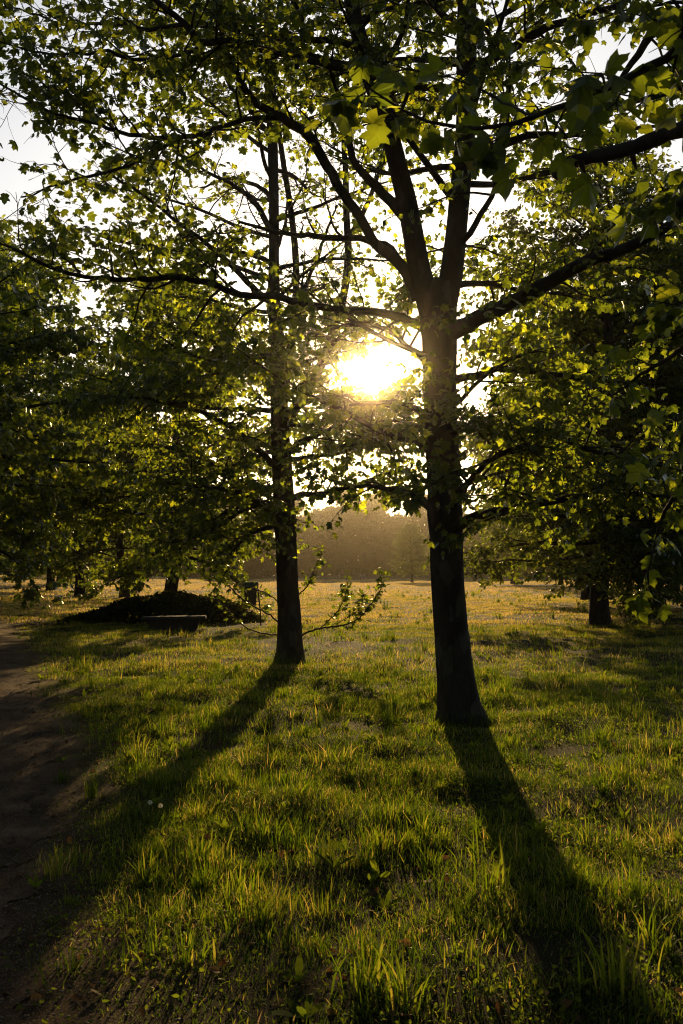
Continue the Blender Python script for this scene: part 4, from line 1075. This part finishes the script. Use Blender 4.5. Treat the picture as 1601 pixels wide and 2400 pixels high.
# broad-leaved weeds: plantain and dandelion rosettes, and low creeping cover
def weeds():
    lv = Leaves(); T = np.array([(0, 0, 0), (.10, .25, .02), (.16, .55, .03), (.10, .85, 0), (0, 1, -.05), (-.10, .85, 0), (-.16, .55, .03), (-.10, .25, .02)])
    F_ = np.array([(0, 1, 7), (1, 2, 6), (1, 6, 7), (2, 3, 5), (2, 5, 6), (3, 4, 5)])
    cx, cy = scatter(2.6, 16, 4.0); k = (rs.random(len(cx)) < path_mask(cx, cy, 1.0)) & trunk_mask(cx, cy); cx, cy = cx[k], cy[k]
    for x, y in zip(cx, cy):
        n = rs.integers(5, 11); a = rs.uniform(0, 6.28) + np.arange(n) * 6.283 / n + rs.normal(0, .2, n)
        e = rs.uniform(.15, 1.1, n); L = rs.uniform(.05, .13) * rs.uniform(.7, 1.2, n)
        ax = np.stack([np.cos(a) * np.cos(e), np.sin(a) * np.cos(e), np.sin(e)], -1); nn = np.stack([-np.cos(a) * np.sin(e), -np.sin(a) * np.sin(e), np.cos(e)], -1)
        lv.add(np.repeat([[x, y, H(x, y)]], n, 0), ax, nn + rs.normal(0, .2, (n, 3)), L)
    o = link('weeds', lv.mesh('weeds', (T, F_)), None, M['weed']); tag(o, 'broad leaved plantain and dandelion rosettes scattered through the grass', 'weeds', kind='stuff')
    lv = Leaves(); x, y = scatter(2.4, 13, 900)
    m = path_mask(x, y, .5) * np.clip(fbm(x, y, 2.2, 44) * 1.3 + .15, 0, 1); k = (rs.random(len(x)) < m) & trunk_mask(x, y); x, y = x[k], y[k]; n = len(x)
    z = height(x, y) + rs.uniform(.006, .05, n)
    lv.add(np.stack([x, y, z], -1), norm(rs.normal(0, 1, (n, 3)) * [1, 1, .3]), norm(rs.normal(0, .45, (n, 3)) + [0, 0, 1]), rs.uniform(.012, .028, n))
    o = link('ground_cover', lv.mesh('ground_cover', ROUND), None, M['weed']); tag(o, 'low clover like leaves creeping between the grass tufts', 'ground cover', kind='stuff')
    lv = Leaves(); x, y = scatter(2.4, 14, 34); k = rs.random(len(x)) < np.where(x < edge_x(y) + 2.4, .9, .25); x, y = x[k], y[k]; n = len(x)
    lv.add(np.stack([x, y, height(x, y) + rs.uniform(.012, .03, n)], -1), norm(rs.normal(0, 1, (n, 3)) * [1, 1, .2]), norm(rs.normal(0, .35, (n, 3)) + [0, 0, 1]), rs.uniform(.02, .06, n))
    o = link('fallen_leaves', lv.mesh('fallen_leaves', ROUND), None, M['dead_leaf']); tag(o, 'brown bits of fallen leaves along the edge of the gravel path', 'leaf litter', kind='stuff')
weeds()

# loose stones on the path
def pebbles():
    bm = bmesh.new(); bmesh.ops.create_icosphere(bm, subdivisions=1, radius=1); T = np.array([v.co[:] for v in bm.verts]); Fc = np.array([[v.index for v in f.verts] for f in bm.faces]); bm.free()
    n = 70000; y = 2.2 + 22 * rs.random(n) ** 1.6; off = -np.abs(rs.normal(0, 1.0, n)) + rs.normal(0, .2, n) + .06; x = edge_x(y) + off
    k = (np.abs(x) < .36 * y + 1.2); x, y = x[k], y[k]; n = len(x)
    s = rs.gamma(1.5, .0012, n) + .0016
    V = T[None] * (s[:, None, None] * rs.uniform(.6, 1.3, (n, 1, 3)) * np.array([1, 1, .65])) + np.stack([x, y, height(x, y) + .012 + s * .25], -1)[:, None]
    me = mesh_np('gravel', V.reshape(-1, 3), [(Fc[None] + (np.arange(n) * len(T))[:, None, None]).reshape(-1, 3)])
    tag(link('gravel', me, None, M['pebble']), 'loose small stones lying on the gravel path', 'gravel', kind='stuff')
pebbles()

# dandelion clocks
for (u, v) in ((352, 1880), (376, 1889)):
    p = P(u, v, 1.0); d = p - np.array([0, 0, HC]); t = (HC - .16) / -d[2]; x, y = d[0] * t, d[1] * t; z0 = H(x, y)
    root = empty('dandelion', (x, y, z0)); tag(root, 'white dandelion clock in the shaded grass, %s of the two' % ('left' if u < 360 else 'right'), 'flower', 'dandelion clocks')
    t_ = Tubes(); t_.add([[0, 0, -.02], [.005, 0, .08], [0, .004, .16]], [.0028, .0025, .0022], 6); link('stem', t_.mesh('stem'), root, M['weed'])
    lv = Leaves(); dirs = norm(rs.normal(0, 1, (160, 3))); lv.add(np.array([[0, .004, .165]]) + dirs * .004, dirs, norm(rs.normal(0, 1, (160, 3))), rs.uniform(.008, .011, 160))
    T = np.array([(-.02, 0, 0), (.02, 0, 0), (.02, .75, 0), (.22, 1, .05), (-.22, 1, -.05), (-.02, .75, 0)]); link('seed_head', lv.mesh('seed_head', (T, np.array([(0, 1, 2), (0, 2, 5), (5, 2, 3), (5, 3, 4)]))), root, M['fluff'])

# drifting seed fluff over the meadow, caught by the low sun
def fluff():
    n = 80; y = rs.uniform(14, 60, n); x = (rs.uniform(560, 1090, n) - 800) / F * y; z = rs.uniform(.8, 5.2, n)
    lv = Leaves()
    for k in range(5): lv.add(np.stack([x, y, z], -1), norm(rs.normal(0, 1, (n, 3))), norm(rs.normal(0, 1, (n, 3))), rs.uniform(.008, .02, n) * (.6 + y / 50))
    tag(link('seed_fluff', lv.mesh('seed_fluff', ROUND), None, M['fluff']), 'white seed fluff drifting in the air over the meadow', 'seed fluff', kind='stuff')
fluff()

# ------------------------------------------------------------------ air
def haze(dens, g):
    bm = bmesh.new(); bmesh.ops.create_cube(bm, size=1)
    lo, hi = (-430, -75, -1.6), (430, 560, 28)
    for v in bm.verts:
        v.co = Vector([(lo[i] if v.co[i] < 0 else hi[i]) for i in range(3)])
    m, nt, out = new_mat('haze'); pv = N(nt, 'ShaderNodeVolumePrincipled')
    pv.inputs['Color'].default_value = (.95, .86, .72, 1); pv.inputs['Density'].default_value = dens; pv.inputs['Anisotropy'].default_value = g
    nt.links.new(pv.outputs[0], out.inputs['Volume'])
    o = bm_obj('haze', bm, m, None, False); tag(o, 'thin warm haze in the evening air over the meadow', 'haze', kind='stuff')
haze(.00046, .985)

# ------------------------------------------------------------------ light
w = bpy.data.worlds.new('World'); sc.world = w; w.use_nodes = True
nt = w.node_tree; nt.nodes.clear(); L = nt.links.new
out = nt.nodes.new('ShaderNodeOutputWorld'); bg = nt.nodes.new('ShaderNodeBackground')
sky = nt.nodes.new('ShaderNodeTexSky'); sky.sky_type = 'NISHITA'; sky.sun_disc = False
sky.sun_elevation = SUN_EL; sky.sun_rotation = SUN_AZ; sky.air_density = 1.0; sky.dust_density = 2.2; sky.ozone_density = 1.0; sky.altitude = 100
SKY = .05
bg.inputs['Strength'].default_value = SKY
sd = Vector((math.sin(SUN_AZ) * math.cos(SUN_EL), math.cos(SUN_AZ) * math.cos(SUN_EL), math.sin(SUN_EL)))
tc = nt.nodes.new('ShaderNodeTexCoord')
dt = N(nt, 'ShaderNodeVectorMath', operation='DOT_PRODUCT'); dt.inputs[1].default_value = sd
nm = N(nt, 'ShaderNodeVectorMath', operation='NORMALIZE')
L(tc.outputs['Generated'], nm.inputs[0]); L(nm.outputs[0], dt.inputs[0])
ac = N(nt, 'ShaderNodeMath', operation='ARCCOSINE'); mn = N(nt, 'ShaderNodeMath', operation='MINIMUM'); mn.inputs[1].default_value = .9999999
L(dt.outputs['Value'], mn.inputs[0]); L(mn.outputs[0], ac.inputs[0])
prev = sky.outputs[0]
# the sun's own disc and its aureole in the sky
for (deg, amp, col) in ((.45, 900, (1, .86, .55)), (3.0, 30, (1, .80, .48)), (40., 13, (.88, .93, 1))):
    dv = N(nt, 'ShaderNodeMath', operation='DIVIDE'); dv.inputs[1].default_value = R(deg)
    pw = N(nt, 'ShaderNodeMath', operation='POWER'); pw.inputs[1].default_value = 3 if deg > 20 else 1
    ml = N(nt, 'ShaderNodeMath', operation='MULTIPLY'); ml.inputs[1].default_value = -1
    ex = N(nt, 'ShaderNodeMath', operation='EXPONENT'); L(ac.outputs[0], dv.inputs[0]); L(dv.outputs[0], pw.inputs[0]); L(pw.outputs[0], ml.inputs[0]); L(ml.outputs[0], ex.inputs[0])
    vm = N(nt, 'ShaderNodeVectorMath', operation='SCALE'); vm.inputs[0].default_value = Vector(col) * amp
    L(ex.outputs[0], vm.inputs['Scale'])
    ad = N(nt, 'ShaderNodeVectorMath', operation='ADD'); L(prev, ad.inputs[0]); L(vm.outputs[0], ad.inputs[1]); prev = ad.outputs[0]
L(prev, bg.inputs['Color']); L(bg.outputs[0], out.inputs['Surface'])
w.cycles.sampling_method = 'MANUAL'; w.cycles.sample_map_resolution = 2048

sl = bpy.data.lights.new('sun', 'SUN'); sl.energy = 5.0; sl.angle = R(.5); sl.color = (1, .67, .28)
so = bpy.data.objects.new('sun', sl); COL.objects.link(so)
so.rotation_euler = sd.to_track_quat('Z', 'Y').to_euler(); so.location = (0, 0, 40)

sc.view_settings.view_transform = 'Standard'; sc.view_settings.look = 'None'
sc.view_settings.exposure = 0.05; sc.view_settings.gamma = 1
c = sc.cycles
c.max_bounces = 6; c.diffuse_bounces = 3; c.glossy_bounces = 2; c.transmission_bounces = 4; c.volume_bounces = 0; c.transparent_max_bounces = 4
c.caustics_reflective = False; c.caustics_refractive = False; c.sample_clamp_indirect = 3; c.sample_clamp_direct = 0
c.filter_width = 1.05; c.use_denoising = True; c.denoiser = 'OPENIMAGEDENOISE'
